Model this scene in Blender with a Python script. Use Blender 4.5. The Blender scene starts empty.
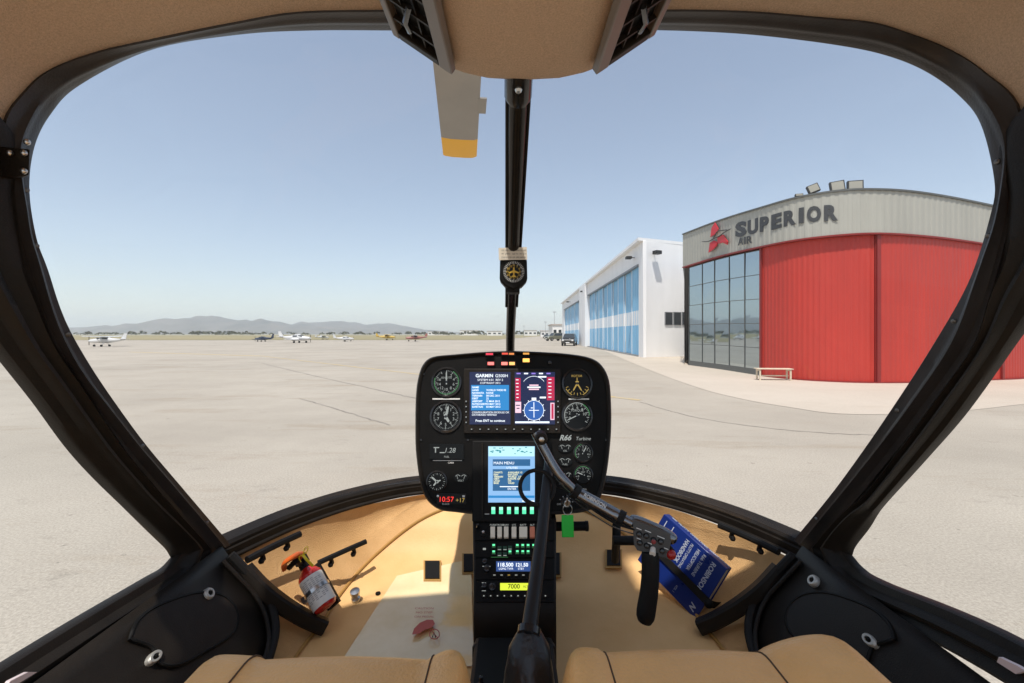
import bpy, bmesh, math, random
from mathutils import Vector as V, Matrix, noise as mnoise

random.seed(7)
F, CX, HY, CZ = 450.0, 512.0, 334.0, 2.0       # focal length in px, image centre, horizon row, eye height
R = math.radians
sc = bpy.context.scene
COL = sc.collection


def P(px, py, Y):
    """a point Y metres in front of the camera"""
    return V(((px - CX) / F * Y, Y, CZ - (py - HY) / F * Y))


def G(px, py, off=0.0):
    """the point of the ground seen at a pixel"""
    Y = (CZ - off) * F / (py - HY)
    return V(((px - CX) / F * Y, Y, off))


def lerp(a, b, t):
    return a + (b - a) * t


def interp(xs, ys, x):
    if x <= xs[0]:
        return ys[0]
    for i in range(len(xs) - 1):
        if x <= xs[i + 1]:
            return lerp(ys[i], ys[i + 1], (x - xs[i]) / (xs[i + 1] - xs[i]))
    return ys[-1]


def spline(pts, n):
    """n points along a Catmull-Rom curve through pts, evenly by control index"""
    pts = [V(p) for p in pts]
    out = []
    m = len(pts) - 1
    for k in range(n):
        t = k * m / (n - 1)
        i = min(int(t), m - 1)
        u = t - i
        p1, p2 = pts[i], pts[i + 1]
        p0 = pts[i - 1] if i > 0 else p1 * 2 - p2
        p3 = pts[i + 2] if i + 2 <= m else p2 * 2 - p1
        out.append(0.5 * ((2 * p1) + (p2 - p0) * u + (2 * p0 - 5 * p1 + 4 * p2 - p3) * u * u
                          + (3 * p1 - p0 - 3 * p2 + p3) * u ** 3))
    return out


# ------------------------------------------------------------------ materials
MATS = {}


def mat(name, col, rough=0.6, metal=0.0, var=0.0, vscale=8.0, bump=0.0, bscale=200.0, emit=0.0, spec=0.5, coat=0.0,
        col2=None, stretch=None, sheen=0.0):
    if name in MATS:
        return MATS[name]
    m = bpy.data.materials.new(name)
    m.use_nodes = True
    nt = m.node_tree
    b = nt.nodes['Principled BSDF']
    c = (*col, 1.0)
    b.inputs['Base Color'].default_value = c
    b.inputs['Roughness'].default_value = rough
    b.inputs['Metallic'].default_value = metal
    b.inputs['Specular IOR Level'].default_value = spec
    b.inputs['Coat Weight'].default_value = coat
    b.inputs['Sheen Weight'].default_value = sheen
    if emit:
        b.inputs['Emission Color'].default_value = c
        b.inputs['Emission Strength'].default_value = emit
    if var or bump:
        g = nt.nodes.new('ShaderNodeTexCoord')
        src = g.outputs['Object']
        if stretch:
            mp = nt.nodes.new('ShaderNodeMapping')
            mp.inputs['Scale'].default_value = stretch
            nt.links.new(src, mp.inputs['Vector'])
            src = mp.outputs[0]
    if var:
        n = nt.nodes.new('ShaderNodeTexNoise')
        n.inputs['Scale'].default_value = vscale
        n.inputs['Detail'].default_value = 6
        n.inputs['Roughness'].default_value = 0.62
        nt.links.new(src, n.inputs['Vector'])
        mx = nt.nodes.new('ShaderNodeMix')
        mx.data_type = 'RGBA'
        lo = col2 or tuple(max(0, x * (1 - var)) for x in col)
        hi = col if col2 else tuple(min(1, x * (1 + var)) for x in col)
        mx.inputs[6].default_value = (*lo, 1)
        mx.inputs[7].default_value = (*hi, 1)
        rp = nt.nodes.new('ShaderNodeMapRange')
        rp.inputs[1].default_value = 0.3
        rp.inputs[2].default_value = 0.7
        nt.links.new(n.outputs[0], rp.inputs[0])
        nt.links.new(rp.outputs[0], mx.inputs[0])
        nt.links.new(mx.outputs[2], b.inputs['Base Color'])
        rr = nt.nodes.new('ShaderNodeMapRange')
        rr.inputs[3].default_value = max(0.02, rough - 0.08)
        rr.inputs[4].default_value = min(1, rough + 0.08)
        nt.links.new(n.outputs[0], rr.inputs[0])
        nt.links.new(rr.outputs[0], b.inputs['Roughness'])
    if bump:
        n2 = nt.nodes.new('ShaderNodeTexNoise')
        n2.inputs['Scale'].default_value = bscale
        n2.inputs['Detail'].default_value = 3
        nt.links.new(src, n2.inputs['Vector'])
        bp = nt.nodes.new('ShaderNodeBump')
        bp.inputs['Strength'].default_value = bump
        bp.inputs['Distance'].default_value = 0.01
        nt.links.new(n2.outputs[0], bp.inputs['Height'])
        nt.links.new(bp.outputs[0], b.inputs['Normal'])
    MATS[name] = m
    return m


def glow(name, col, s=1.0):
    m = MATS.get(name)
    if m:
        return m
    m = mat(name, (0.01, 0.01, 0.01), 0.25)
    b = m.node_tree.nodes['Principled BSDF']
    b.inputs['Emission Color'].default_value = (*col, 1)
    b.inputs['Emission Strength'].default_value = s * 0.65
    return m


def pane_mat(name, tint=(1, 1, 1), refl=0.25, base=0.012):
    m = bpy.data.materials.new(name)
    m.use_nodes = True
    nt = m.node_tree
    nt.nodes.clear()
    o = nt.nodes.new('ShaderNodeOutputMaterial')
    mix = nt.nodes.new('ShaderNodeMixShader')
    t = nt.nodes.new('ShaderNodeBsdfTransparent')
    t.inputs[0].default_value = (*tint, 1)
    g = nt.nodes.new('ShaderNodeBsdfGlossy')
    g.inputs['Roughness'].default_value = 0.02
    lw = nt.nodes.new('ShaderNodeLayerWeight')
    pw = nt.nodes.new('ShaderNodeMath')
    pw.operation = 'POWER'
    pw.inputs[1].default_value = 5
    ml = nt.nodes.new('ShaderNodeMath')
    ml.operation = 'MULTIPLY_ADD'
    ml.inputs[1].default_value = refl
    ml.inputs[2].default_value = base
    nt.links.new(lw.outputs['Facing'], pw.inputs[0])
    nt.links.new(pw.outputs[0], ml.inputs[0])
    nt.links.new(ml.outputs[0], mix.inputs[0])
    nt.links.new(t.outputs[0], mix.inputs[1])
    nt.links.new(g.outputs[0], mix.inputs[2])
    nt.links.new(mix.outputs[0], o.inputs[0])
    return m


BLK = mat('black_plastic', (0.015, 0.0115, 0.0085), 0.46, var=0.3, vscale=9, bump=0.12, bscale=420, spec=0.2)
BLKM = mat('black_matte', (0.007, 0.0065, 0.006), 0.6, bump=0.08, bscale=500, spec=0.2)
BLKG = mat('black_gloss', (0.015, 0.015, 0.016), 0.18)
RUB = mat('black_rubber', (0.011, 0.010, 0.009), 0.65, bump=0.1, bscale=300, spec=0.25)
PANEL = mat('panel_black', (0.006, 0.0055, 0.005), 0.55, var=0.2, vscale=30, bump=0.06, bscale=900, spec=0.15)
CARPET = mat('tan_carpet', (0.76, 0.47, 0.215), 0.85, var=0.12, vscale=9, bump=0.6, bscale=420, col2=(0.60, 0.345, 0.14), spec=0.2)
FLOORM = mat('tan_vinyl_floor', (0.82, 0.52, 0.24), 0.45, var=0.1, vscale=5, bump=0.08, bscale=160, col2=(0.70, 0.42, 0.17), spec=0.15)
HEEL = mat('clear_heel_sheet', (0.90, 0.72, 0.42), 0.10, var=0.1, vscale=9, col2=(0.80, 0.60, 0.30), bump=0.12, bscale=14, spec=0.9, coat=0.4)
SEAM = mat('seam_piping', (0.42, 0.23, 0.06), 0.6)
HEAD = mat('headliner_cloth', (0.58, 0.43, 0.31), 0.95, var=0.18, vscale=420, bump=0.5, bscale=900, spec=0.1)
LEATHER = mat('tan_leather', (0.92, 0.49, 0.17), 0.34, var=0.1, vscale=6, bump=0.22, bscale=230, spec=0.25)
STITCH = mat('dark_stitching', (0.10, 0.05, 0.02), 0.8)
STEEL = mat('brushed_steel', (0.55, 0.54, 0.52), 0.3, metal=1.0)
TUBEM = mat('black_satin_tube', (0.028, 0.026, 0.025), 0.25, metal=0.6)
WHT = mat('white_marking', (0.75, 0.75, 0.72), 0.6)
WHTP = mat('white_paint_small', (0.8, 0.8, 0.78), 0.5)
LUM_W = glow('lit_white', (0.8, 0.85, 0.8), 0.33)
LUM_G = glow('lit_green', (0.05, 0.75, 0.2), 0.8)
LUM_GD = glow('lit_green_dim', (0.12, 0.5, 0.16), 0.35)
LUM_Y = glow('lit_amber', (0.75, 0.5, 0.1), 0.45)
LUM_R = glow('lit_red', (1.0, 0.03, 0.02), 1.0)
GFACE = mat('gauge_face', (0.006, 0.0065, 0.0065), 0.35, spec=0.2)


# ------------------------------------------------------------------ mesh builder
_TXT = {}


def text_geo(s, bold=0.0):
    k = (s, bold)
    if k in _TXT:
        return _TXT[k]
    cu = bpy.data.curves.new('t', 'FONT')
    cu.body = s
    cu.size = 1.0
    cu.offset = bold
    cu.resolution_u = 3
    ob = bpy.data.objects.new('t', cu)
    COL.objects.link(ob)
    bpy.context.view_layer.update()
    dg = bpy.context.evaluated_depsgraph_get()
    me = ob.evaluated_get(dg).to_mesh()
    vs = [v.co.copy() for v in me.vertices]
    fs = [tuple(p.vertices) for p in me.polygons]
    ob.evaluated_get(dg).to_mesh_clear()
    bpy.data.objects.remove(ob)
    bpy.data.curves.remove(cu)
    _TXT[k] = (vs, fs)
    return _TXT[k]


class MB:
    def __init__(s):
        s.v, s.f, s.m, s.mats = [], [], [], []

    def mi(s, m):
        if m not in s.mats:
            s.mats.append(m)
        return s.mats.index(m)

    def add(s, vs, fs, m):
        o = len(s.v)
        s.v += [V(p) for p in vs]
        k = s.mi(m)
        for f in fs:
            s.f.append(tuple(i + o for i in f))
            s.m.append(k)
        return s

    def poly(s, pts, m):
        return s.add(pts, [tuple(range(len(pts)))], m)

    def prism(s, pts, vec, m):
        n = len(pts)
        vec = V(vec)
        vs = [V(p) for p in pts] + [V(p) + vec for p in pts]
        fs = [tuple(range(n))[::-1], tuple(range(n, 2 * n))]
        fs += [(i, (i + 1) % n, n + (i + 1) % n, n + i) for i in range(n)]
        return s.add(vs, fs, m)

    def box(s, c, size, m, ax=None):
        c = V(c)
        ax = ax or (V((1, 0, 0)), V((0, 1, 0)), V((0, 0, 1)))
        h = [ax[i] * (size[i] / 2) for i in range(3)]
        vs = [c + h[0] * a + h[1] * b + h[2] * d for a in (-1, 1) for b in (-1, 1) for d in (-1, 1)]
        fs = [(0, 1, 3, 2), (4, 6, 7, 5), (0, 4, 5, 1), (2, 3, 7, 6), (0, 2, 6, 4), (1, 5, 7, 3)]
        return s.add(vs, fs, m)

    def loft(s, rows, m, cu=False, cv=False, cap=False):
        """rows of points; cu closes along a row, cv joins last row to the first"""
        n = len(rows[0])
        vs = [p for r in rows for p in r]
        fs = []
        nr = len(rows)
        for i in range(nr if cv else nr - 1):
            a, b = i * n, ((i + 1) % nr) * n
            for j in range(n if cu else n - 1):
                k = (j + 1) % n
                fs.append((a + j, a + k, b + k, b + j))
        if cap and cu:
            fs.append(tuple(range(n))[::-1])
            fs.append(tuple(range((nr - 1) * n, nr * n)))
        return s.add(vs, fs, m)

    def tube(s, pts, r, m, n=10, cap=True, closed=False, flat=None):
        pts = [V(p) for p in pts]
        k = len(pts)
        rs = r if isinstance(r, (list, tuple)) else [r] * k
        rows = []
        t0 = (pts[1] - pts[0]).normalized()
        up = V((0, 0, 1)) if abs(t0.z) < 0.9 else V((1, 0, 0))
        a = t0.cross(up).normalized()
        for i in range(k):
            if closed:
                t = (pts[(i + 1) % k] - pts[i - 1]).normalized()
            else:
                t = (pts[min(i + 1, k - 1)] - pts[max(i - 1, 0)]).normalized()
            a = (a - t * a.dot(t)).normalized()
            b = t.cross(a)
            fa, fb = flat or (1, 1)
            rows.append([pts[i] + (a * math.cos(q) * fa + b * math.sin(q) * fb) * rs[i]
                         for q in (2 * math.pi * j / n for j in range(n))])
        return s.loft(rows, m, cu=True, cv=closed, cap=cap and not closed)

    def cyl(s, p0, p1, r0, m, r1=None, n=16):
        return s.tube([p0, p1], [r0, r0 if r1 is None else r1], m, n)

    def lathe(s, p0, axis, prof, m, n=20):
        """prof: (distance along axis, radius)"""
        axis = V(axis).normalized()
        up = V((0, 0, 1)) if abs(axis.z) < 0.9 else V((1, 0, 0))
        a = axis.cross(up).normalized()
        b = axis.cross(a)
        rows = [[V(p0) + axis * d + (a * math.cos(q) + b * math.sin(q)) * max(r, 1e-5)
                 for q in (2 * math.pi * j / n for j in range(n))] for d, r in prof]
        return s.loft(rows, m, cu=True, cap=True)

    def ball(s, c, r, m, n=12, sx=(1, 1, 1)):
        rows = []
        for i in range(n // 2 + 1):
            th = math.pi * (i + 0.001) / (n // 2 + 0.002)
            rows.append([V(c) + V((math.sin(th) * math.cos(q) * r * sx[0], math.sin(th) * math.sin(q) * r * sx[1],
                                   math.cos(th) * r * sx[2])) for q in (2 * math.pi * j / n for j in range(n))])
        return s.loft(rows, m, cu=True, cap=True)

    def text(s, t, o, ux, uy, h, m, bold=0.0, align='l', slant=0.0, wide=1.0, thick=0.0):
        vs, fs = text_geo(t, bold)
        if not vs:
            return s
        x0, x1 = min(v.x for v in vs), max(v.x for v in vs)
        y0, y1 = min(v.y for v in vs), max(v.y for v in vs)
        k = h / 0.69
        dx = {'l': -x0, 'c': -(x0 + x1) / 2, 'r': -x1}[align]
        ux, uy, o = V(ux), V(uy), V(o)
        pts = [o + ux * (((v.x + dx) * wide + v.y * slant) * k) + uy * (v.y * k) for v in vs]
        if thick:
            nn = ux.cross(uy).normalized() * thick
            s.add([p + nn for p in pts], fs, m)
            ed = {}
            for f in fs:
                for a, b in zip(f, f[1:] + f[:1]):
                    ed[(a, b)] = 1
            side = [(a, b) for (a, b) in ed if (b, a) not in ed]
            for a, b in side:
                s.poly([pts[a], pts[b], pts[b] + nn, pts[a] + nn], m)
            return s
        return s.add(pts, fs, m)

    def build(s, name, parent=None, smooth=35, bevel=0.0, solid=0.0, loc=None, normals=True):
        me = bpy.data.meshes.new(name)
        me.from_pydata([tuple(p) for p in s.v], [], s.f)
        for m in s.mats:
            me.materials.append(m)
        me.polygons.foreach_set('material_index', s.m)
        if normals:
            bm = bmesh.new()
            bm.from_mesh(me)
            bmesh.ops.recalc_face_normals(bm, faces=bm.faces)
            bm.to_mesh(me)
            bm.free()
        if smooth:
            me.polygons.foreach_set('use_smooth', [True] * len(me.polygons))
            me.set_sharp_from_angle(angle=R(smooth))
        me.update()
        o = bpy.data.objects.new(name, me)
        COL.objects.link(o)
        if parent is not None:
            o.parent = parent
        if loc:
            o.location = loc
        if solid:
            md = o.modifiers.new('solid', 'SOLIDIFY')
            md.thickness = abs(solid)
            md.offset = 1 if solid > 0 else -1
        if bevel:
            md = o.modifiers.new('bevel', 'BEVEL')
            md.width = bevel
            md.segments = 2
            md.limit_method = 'ANGLE'
            md.angle_limit = R(40)
        return o


def tag(o, label=None, cat=None, group=None, kind=None):
    for k, v in (('label', label), ('category', cat), ('group', group), ('kind', kind)):
        if v:
            o[k] = v
    return o


def empty(name, loc=(0, 0, 0), rz=0.0):
    o = bpy.data.objects.new(name, None)
    o.location = loc
    o.rotation_euler = (0, 0, rz)
    o.empty_display_size = 0.2
    COL.objects.link(o)
    return o


class Plane:
    """a flat face in the scene: px positions are cast onto it"""
    def __init__(s, p0, n):
        s.p0, s.n = V(p0), V(n).normalized()
        s.ux = (V((1, 0, 0)) - s.n * s.n.x).normalized()
        s.uy = s.n.cross(s.ux)

    def pt(s, px, py, off=0.0):
        d = V(((px - CX) / F, 1, -(py - HY) / F))
        cam = V((0, 0, CZ))
        t = (s.p0 - cam).dot(s.n) / d.dot(s.n)
        return cam + d * t + s.n * off

    def loc(s, px, py):
        c = s.pt(px, py)
        k = c.y / F
        return lambda dx, dy, off=0.0: c + s.ux * (dx * k) + s.uy * (dy * k) + s.n * off

    def rect(s, mb, x0, y0, x1, y1, m, o0=0.0, o1=None):
        q = [(x0, y0), (x0, y1), (x1, y1), (x1, y0)]
        if o1 is None:
            mb.poly([s.pt(a, b, o0) for a, b in q], m)
        else:
            mb.prism([s.pt(a, b, o0) for a, b in q], s.n * (o1 - o0), m)

    def text(s, mb, t, px, py, h, m, off, **kw):
        c = s.pt(px, py, off)
        mb.text(t, c, s.ux, s.uy, h * c.y / F, m, **kw)


# ================================================================== the setting
def ground_mat(name, c_lo, c_hi, grain, stain=0.5):
    m = bpy.data.materials.new(name)
    m.use_nodes = True
    nt = m.node_tree
    b = nt.nodes['Principled BSDF']
    b.inputs['Roughness'].default_value = 0.85
    b.inputs['Specular IOR Level'].default_value = 0.25
    tc = nt.nodes.new('ShaderNodeTexCoord')

    def noise(scale, detail, rough, st=(1, 1, 1)):
        mp = nt.nodes.new('ShaderNodeMapping')
        mp.inputs['Scale'].default_value = st
        n = nt.nodes.new('ShaderNodeTexNoise')
        n.inputs['Scale'].default_value = scale
        n.inputs['Detail'].default_value = detail
        n.inputs['Roughness'].default_value = rough
        nt.links.new(tc.outputs['Object'], mp.inputs[0])
        nt.links.new(mp.outputs[0], n.inputs['Vector'])
        return n.outputs[0]

    def rng(src, a, b2, lo=0, hi=1):
        r = nt.nodes.new('ShaderNodeMapRange')
        r.inputs[1].default_value, r.inputs[2].default_value = a, b2
        r.inputs[3].default_value, r.inputs[4].default_value = lo, hi
        nt.links.new(src, r.inputs[0])
        return r.outputs[0]

    def mix(fac, a, b2, mode='MIX'):
        x = nt.nodes.new('ShaderNodeMix')
        x.data_type = 'RGBA'
        x.blend_type = mode
        for sock, val in ((0, fac), (6, a), (7, b2)):
            if isinstance(val, (tuple, float, int)):
                x.inputs[sock].default_value = val if sock == 0 else (*val, 1)
            else:
                nt.links.new(val, x.inputs[sock])
        return x.outputs[2]

    base = mix(rng(noise(0.16, 8, 0.65), 0.32, 0.68), c_lo, c_hi)
    st = mix(rng(noise(0.5, 6, 0.7, (0.35, 1.4, 1)), 0.55, 0.75, 0, stain), base, tuple(x * y for x, y in zip(c_lo, (0.88, 0.80, 0.70))))
    st2 = mix(rng(noise(2.3, 5, 0.75, (0.5, 1, 1)), 0.60, 0.72, 0, stain * 0.6), st, tuple(x * 0.78 for x in c_lo))
    st2 = mix(rng(noise(0.035, 4, 0.6, (1, 1.6, 1)), 0.42, 0.60, 0, stain * 0.45), st2, tuple(x * 1.30 for x in c_lo))
    st2 = mix(rng(noise(0.9, 8, 0.8, (0.12, 1.0, 1)), 0.58, 0.70, 0, stain * 0.5), st2, tuple(x * y for x, y in zip(c_lo, (0.85, 0.78, 0.70))))
    st2 = mix(rng(noise(5.5, 3, 0.6), 0.69, 0.74, 0, stain * 0.7), st2, tuple(x * 0.55 for x in c_lo))
    gr = mix(grain, st2, rng(noise(42, 5, 0.85), 0.33, 0.67, 0.1, 0.9), 'OVERLAY')
    nt.links.new(gr, b.inputs['Base Color'])
    bp = nt.nodes.new('ShaderNodeBump')
    bp.inputs['Strength'].default_value = 0.25
    bp.inputs['Distance'].default_value = 0.01
    nt.links.new(noise(70, 3, 0.7), bp.inputs['Height'])
    nt.links.new(bp.outputs[0], b.inputs['Normal'])
    return m


APRON = ground_mat('apron_concrete', (0.318, 0.283, 0.234), (0.430, 0.386, 0.322), 0.36, 1.0)
FORE = ground_mat('forecourt_concrete', (0.445, 0.39, 0.32), (0.52, 0.46, 0.385), 0.2, 0.5)
GRASS = mat('dry_grass', (0.33, 0.27, 0.15), 0.95, var=0.3, vscale=0.02, col2=(0.20, 0.18, 0.085), stretch=(0.4, 2.5, 1))
FIELD = mat('dry_field', (0.40, 0.34, 0.24), 0.95, var=0.3, vscale=0.006, col2=(0.22, 0.22, 0.12), stretch=(0.5, 2, 1))

EXT = 4300
b = MB().poly([(-EXT, -EXT, 0), (EXT, -EXT, 0), (EXT, EXT, 0), (-EXT, EXT, 0)], APRON)
tag(b.build('apron_ground', smooth=0), kind='structure')
HX = [683, 720, 762, 800, 842, 876, 910, 950, 994, 1024, 1080, 1150]
HB = [364.5, 369.5, 376, 380, 382.3, 383, 382.7, 381.5, 380, 378.5, 374, 369]
HT = [234, 220, 207, 196.5, 190, 189, 191, 197, 206, 213, 228, 246]
HF = [268, 257, 247.5, 240.5, 236, 234.5, 236, 240, 246.5, 251, 262, 274]
NS = 420
_b = spline([G(x, y) for x, y in zip(HX, HB)], NS)            # foot of the curved front
_t = spline([P(x, y, 900 / (yb - HY) * .991) for x, y, yb in zip(HX, HT, HB)], NS)
_f = spline([P(x, y, 900 / (yb - HY) * .991) for x, y, yb in zip(HX, HF, HB)], NS)


def hidx(px):
    """index along the front nearest to a pixel column"""
    return min(range(NS), key=lambda i: abs((_b[i].x / _b[i].y) * F + CX - px))


out = [G(x, y, .008) for x, y in ((604, 350.5), (640, 366), (690, 385), (740, 398.5), (795, 408), (837, 413.5), (900, 414), (970, 410), (1024, 404), (1120, 394))]
inn = [V((p.x, p.y, .008)) for p in (_b[hidx(x)] for x in (1149, 1080, 1024, 980, 940, 900, 876, 840, 800, 762, 720, 688))] + [V((15.0, 41, .008)), V((12.0, 58, .008))]
tag(MB().poly(spline(out, 40) + [V((p.x + (.3 if 1 else 0), p.y + .3, .008)) for p in inn], FORE).build('hangar_forecourt', smooth=0), kind='structure')
# worn yellow taxi line and crack sealing on the apron
TAXI = mat('worn_yellow_line', (0.50, 0.36, 0.13), 0.8, var=0.3, vscale=3, col2=(0.42, 0.37, 0.30))
mb = MB()
for pa, pb, w in ((G(262, 356, .006), G(130, 352, .006), .35), (G(262, 356, .006), G(640, 400, .006), .12)):
    d = (pb - pa).normalized()
    s_ = V((-d.y, d.x, 0)) * w
    mb.poly([pa - s_, pb - s_, pb + s_, pa + s_], TAXI)
tag(mb.build('taxi_line', smooth=0), kind='structure')
CRACK = mat('apron_joint_tar', (0.27, 0.24, 0.205), 0.9, var=.3, vscale=2)
mb = MB()
for pts_, w_ in (([(262, 363), (273, 366), (320, 377), (372, 388.5), (420, 399)], .04), ([(300, 398.5), (316, 403), (355, 414.5), (390, 425)], .03),
                 ([(640, 402), (700, 418), (800, 431), (900, 436)], .02)):
    q = spline([G(a, c, .006) for a, c in pts_], 40)
    q = [p + V((random.gauss(0, .012), random.gauss(0, .02), 0)) for p in q]
    for a, c in zip(q, q[1:]):
        d = (c - a).normalized()
        sd_ = V((-d.y, d.x, 0)) * w_ * random.uniform(.5, 1.1)
        mb.poly([a - sd_, c - sd_, c + sd_, a + sd_], CRACK)
tag(mb.build('apron_cracks', smooth=0, normals=False), kind='structure')
tag(MB().poly([(-1500, 118, .05), (-6, 150, .05), (60, 700, .05), (-1500, 700, .05)], GRASS).build('grass_strip', smooth=0), kind='structure')
tag(MB().poly([(-4000, 720, .06), (1600, 720, .06), (1600, 4000, .06), (-4000, 4000, .06)], FIELD).build('dry_field', smooth=0), kind='structure')

# hills: ridges with real depth, two ranges
HILLM = mat('hill_scrub', (0.19, 0.165, 0.14), 0.95, var=0.4, vscale=0.008, col2=(0.10, 0.095, 0.08))


def hills(name, prof, Y0, depth, seed):
    rows = []
    xs = [prof[0][0] + (prof[-1][0] - prof[0][0]) * i / 220 for i in range(221)]
    nx, ny = [p[0] for p in prof], [p[1] for p in prof]
    for j in range(25):
        s = j / 24
        row = []
        for x in xs:
            Y = Y0 + depth * (s - .5)
            X = (x - CX) / F * Y0
            h = interp(nx, ny, x) / F * Y0
            e = math.sin(math.pi * min(1, max(0, s))) ** .8
            n1 = mnoise.fractal(V((X * .004, Y * .004, seed)), .9, 2.1, 6)
            n2 = mnoise.fractal(V((X * .016, Y * .006, seed + 3)), .9, 2.1, 5)
            row.append(V((X, Y, max(-2, h * e * (1 + .22 * n1 + .26 * n2) + 3 * n1 * e - 1.5))))
        rows.append(row)
    tag(MB().loft(rows, HILLM).build(name, smooth=180), kind='structure')


hills('hills', [(-900, 12), (-500, 22), (-300, 16), (-100, 20), (0, 12), (60, 3), (85, 5), (105, 8), (150, 10.5), (180, 14), (205, 16.5), (230, 15), (255, 13.5), (275, 12), (290, 9), (310, 8),
                 (350, 6), (390, 3), (430, 0)], 2700, 900, 2)
hills('hills', [(240, 0), (275, 6), (300, 10.5), (335, 12.5), (350, 12), (365, 9.5), (385, 10), (405, 8), (425, 5), (445, 3), (480, 1.2), (560, 1.5), (700, 6), (1000, 14), (1500, 12)], 3300, 900, 9)

# far tree line: one mass of small clumps
LEAF = mat('far_tree_leaves', (0.15, 0.145, 0.08), 0.9, var=0.4, vscale=0.3, col2=(0.09, 0.095, 0.055))
mb = MB()
for k in range(330):
    x = random.uniform(-1300, 40)
    Y = random.uniform(560, 700)
    r = random.uniform(1.2, 3.4)
    vs = []
    for q in range(26):
        d = V((random.gauss(0, 1), random.gauss(0, 1), random.gauss(0, 1))).normalized()
        c = V((x, Y, r * .8)) + V((d.x * r * 1.5, d.y * r, abs(d.z) * r * .9))
        a = V((random.gauss(0, 1), random.gauss(0, 1), random.gauss(0, 1))).normalized() * r * .5
        bb = a.cross(V((random.random(), random.random(), 1))).normalized() * r * .4
        mb.poly([c - a, c + bb, c + a, c - bb], LEAF)
tag(mb.build('distant_treeline', smooth=0, normals=False), 'dark scrubby trees lining the far edge of the dry grass', 'trees', kind='stuff')

# ================================================================== red hangar
HR = empty('red_hangar', (15, 22, 0))
tag(HR, 'curved red hangar with grey fascia and tall mirrored corner window', 'hangar')


def hp(mb, name, **kw):
    o = mb.build(name, HR, **kw)
    o.location = (-15, -22, 0)
    return o


def hn(i):
    """outward normal of the curved front"""
    a, c = _b[max(0, i - 2)], _b[min(NS - 1, i + 2)]
    t = (c - a).normalized()
    n = V((t.y, -t.x, 0))
    return n if n.dot(_b[i]) < 0 else -n


RED = mat('red_corrugated_steel', (0.49, 0.040, 0.026), 0.5, var=0.16, vscale=0.9, stretch=(1, 1, .25), col2=(0.40, 0.036, 0.025))
GREY = mat('grey_fascia_steel', (0.37, 0.365, 0.32), 0.55, var=0.06, vscale=1.5, stretch=(1, 1, .15))
REDD = mat('dark_red_trim', (0.22, 0.02, 0.018), 0.5)
MULL = mat('grey_mullion', (0.10, 0.105, 0.10), 0.5)
MIRROR = mat('mirrored_glazing', (0.42, 0.49, 0.53), 0.035, metal=1.0)
WALLW = mat('white_render', (0.74, 0.74, 0.73), 0.8, var=0.06, vscale=0.7, bump=0.05, bscale=40)


def ribbed(mb, i0, i1, bot, top, m, amp, pitch, push=0.0, sub=6):
    """a ribbed sheet along the front between two indices"""
    cols, d, last = [], 0.0, None
    n = (i1 - i0) * sub
    for k in range(n + 1):
        t = i0 + (i1 - i0) * k / n
        i = min(int(t), NS - 2)
        u = t - i
        pb, pt = bot[i].lerp(bot[i + 1], u), top[i].lerp(top[i + 1], u)
        if last is not None:
            d += (V((pt.x, pt.y)) - last).length
        last = V((pt.x, pt.y))
        ph = (d / pitch) % 1.0
        o = amp * (1 if ph < .38 else (1 - (ph - .38) / .12 if ph < .5 else (0 if ph < .88 else (ph - .88) / .12)))
        nn = hn(i) * (o + push)
        cols.append([pb + nn, pt + nn])
    mb.loft(cols, m)


up = lambda arr, dz: [p + V((0, 0, dz)) for p in arr]
# fascia and its top cap / soffit
mb = MB()
ribbed(mb, 0, NS - 1, _f, _t, GREY, .014, .30)
_bi = [V((b_.x, b_.y, f_.z)) for b_, f_ in zip(_b, _f)]
cap = [[_t[i] + hn(i) * .07 + V((0, 0, -.06)), _t[i] + hn(i) * .07 + V((0, 0, .015)), _t[i] - hn(i) * .7 + V((0, 0, .015)), _t[i] - hn(i) * .7 + V((0, 0, -.04))] for i in range(0, NS, 4)]
mb.loft(cap, MULL, cu=True, cap=True)
lip = [[_f[i] + hn(i) * .06, _f[i] + hn(i) * .06 + V((0, 0, .07)), _f[i] - hn(i) * .6 + V((0, 0, .07)), _f[i] - hn(i) * .6] for i in range(0, NS, 4)]
mb.loft(lip, REDD, cu=True, cap=True)
mb.poly([_f[0], _t[0], _t[0] + V((2.6, 6.6, 0)), _f[0] + V((2.6, 6.6, 0))], GREY)
hp(mb, 'fascia')
ic, i2, i3 = hidx(762), hidx(876), hidx(999)
doors = ((ic, i2, 0.0), (i2 + 1, i3, .07), (i3 + 1, NS - 1, 0.0))
for a, c, ps in doors:
    mb = MB()
    ribbed(mb, a, c, up(_b, .05), [V((p.x, p.y, f_.z + .2)) for p, f_ in zip(_b, _f)], RED, .014, .21, ps)
    for e in (a, c):
        pp = _b[e] + hn(e) * (ps + .03)
        tdir = (_b[min(e + 1, NS - 1)] - _b[e - 1]).normalized()
        mb.box(pp + V((0, 0, _f[e].z / 2)), (.14, .10, _f[e].z - .05), REDD, (tdir, hn(e), V((0, 0, 1))))
    hp(mb, 'hangar_door')
# door rail and plinth
mb = MB()
rows = [[_b[i] + hn(i) * .16, _b[i] + hn(i) * .16 + V((0, 0, .045)), _b[i] - hn(i) * .2 + V((0, 0, .045)), _b[i] - hn(i) * .2] for i in range(ic, NS, 4)]
mb.loft(rows, REDD, cu=True, cap=True)
hp(mb, 'door_rail')
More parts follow.
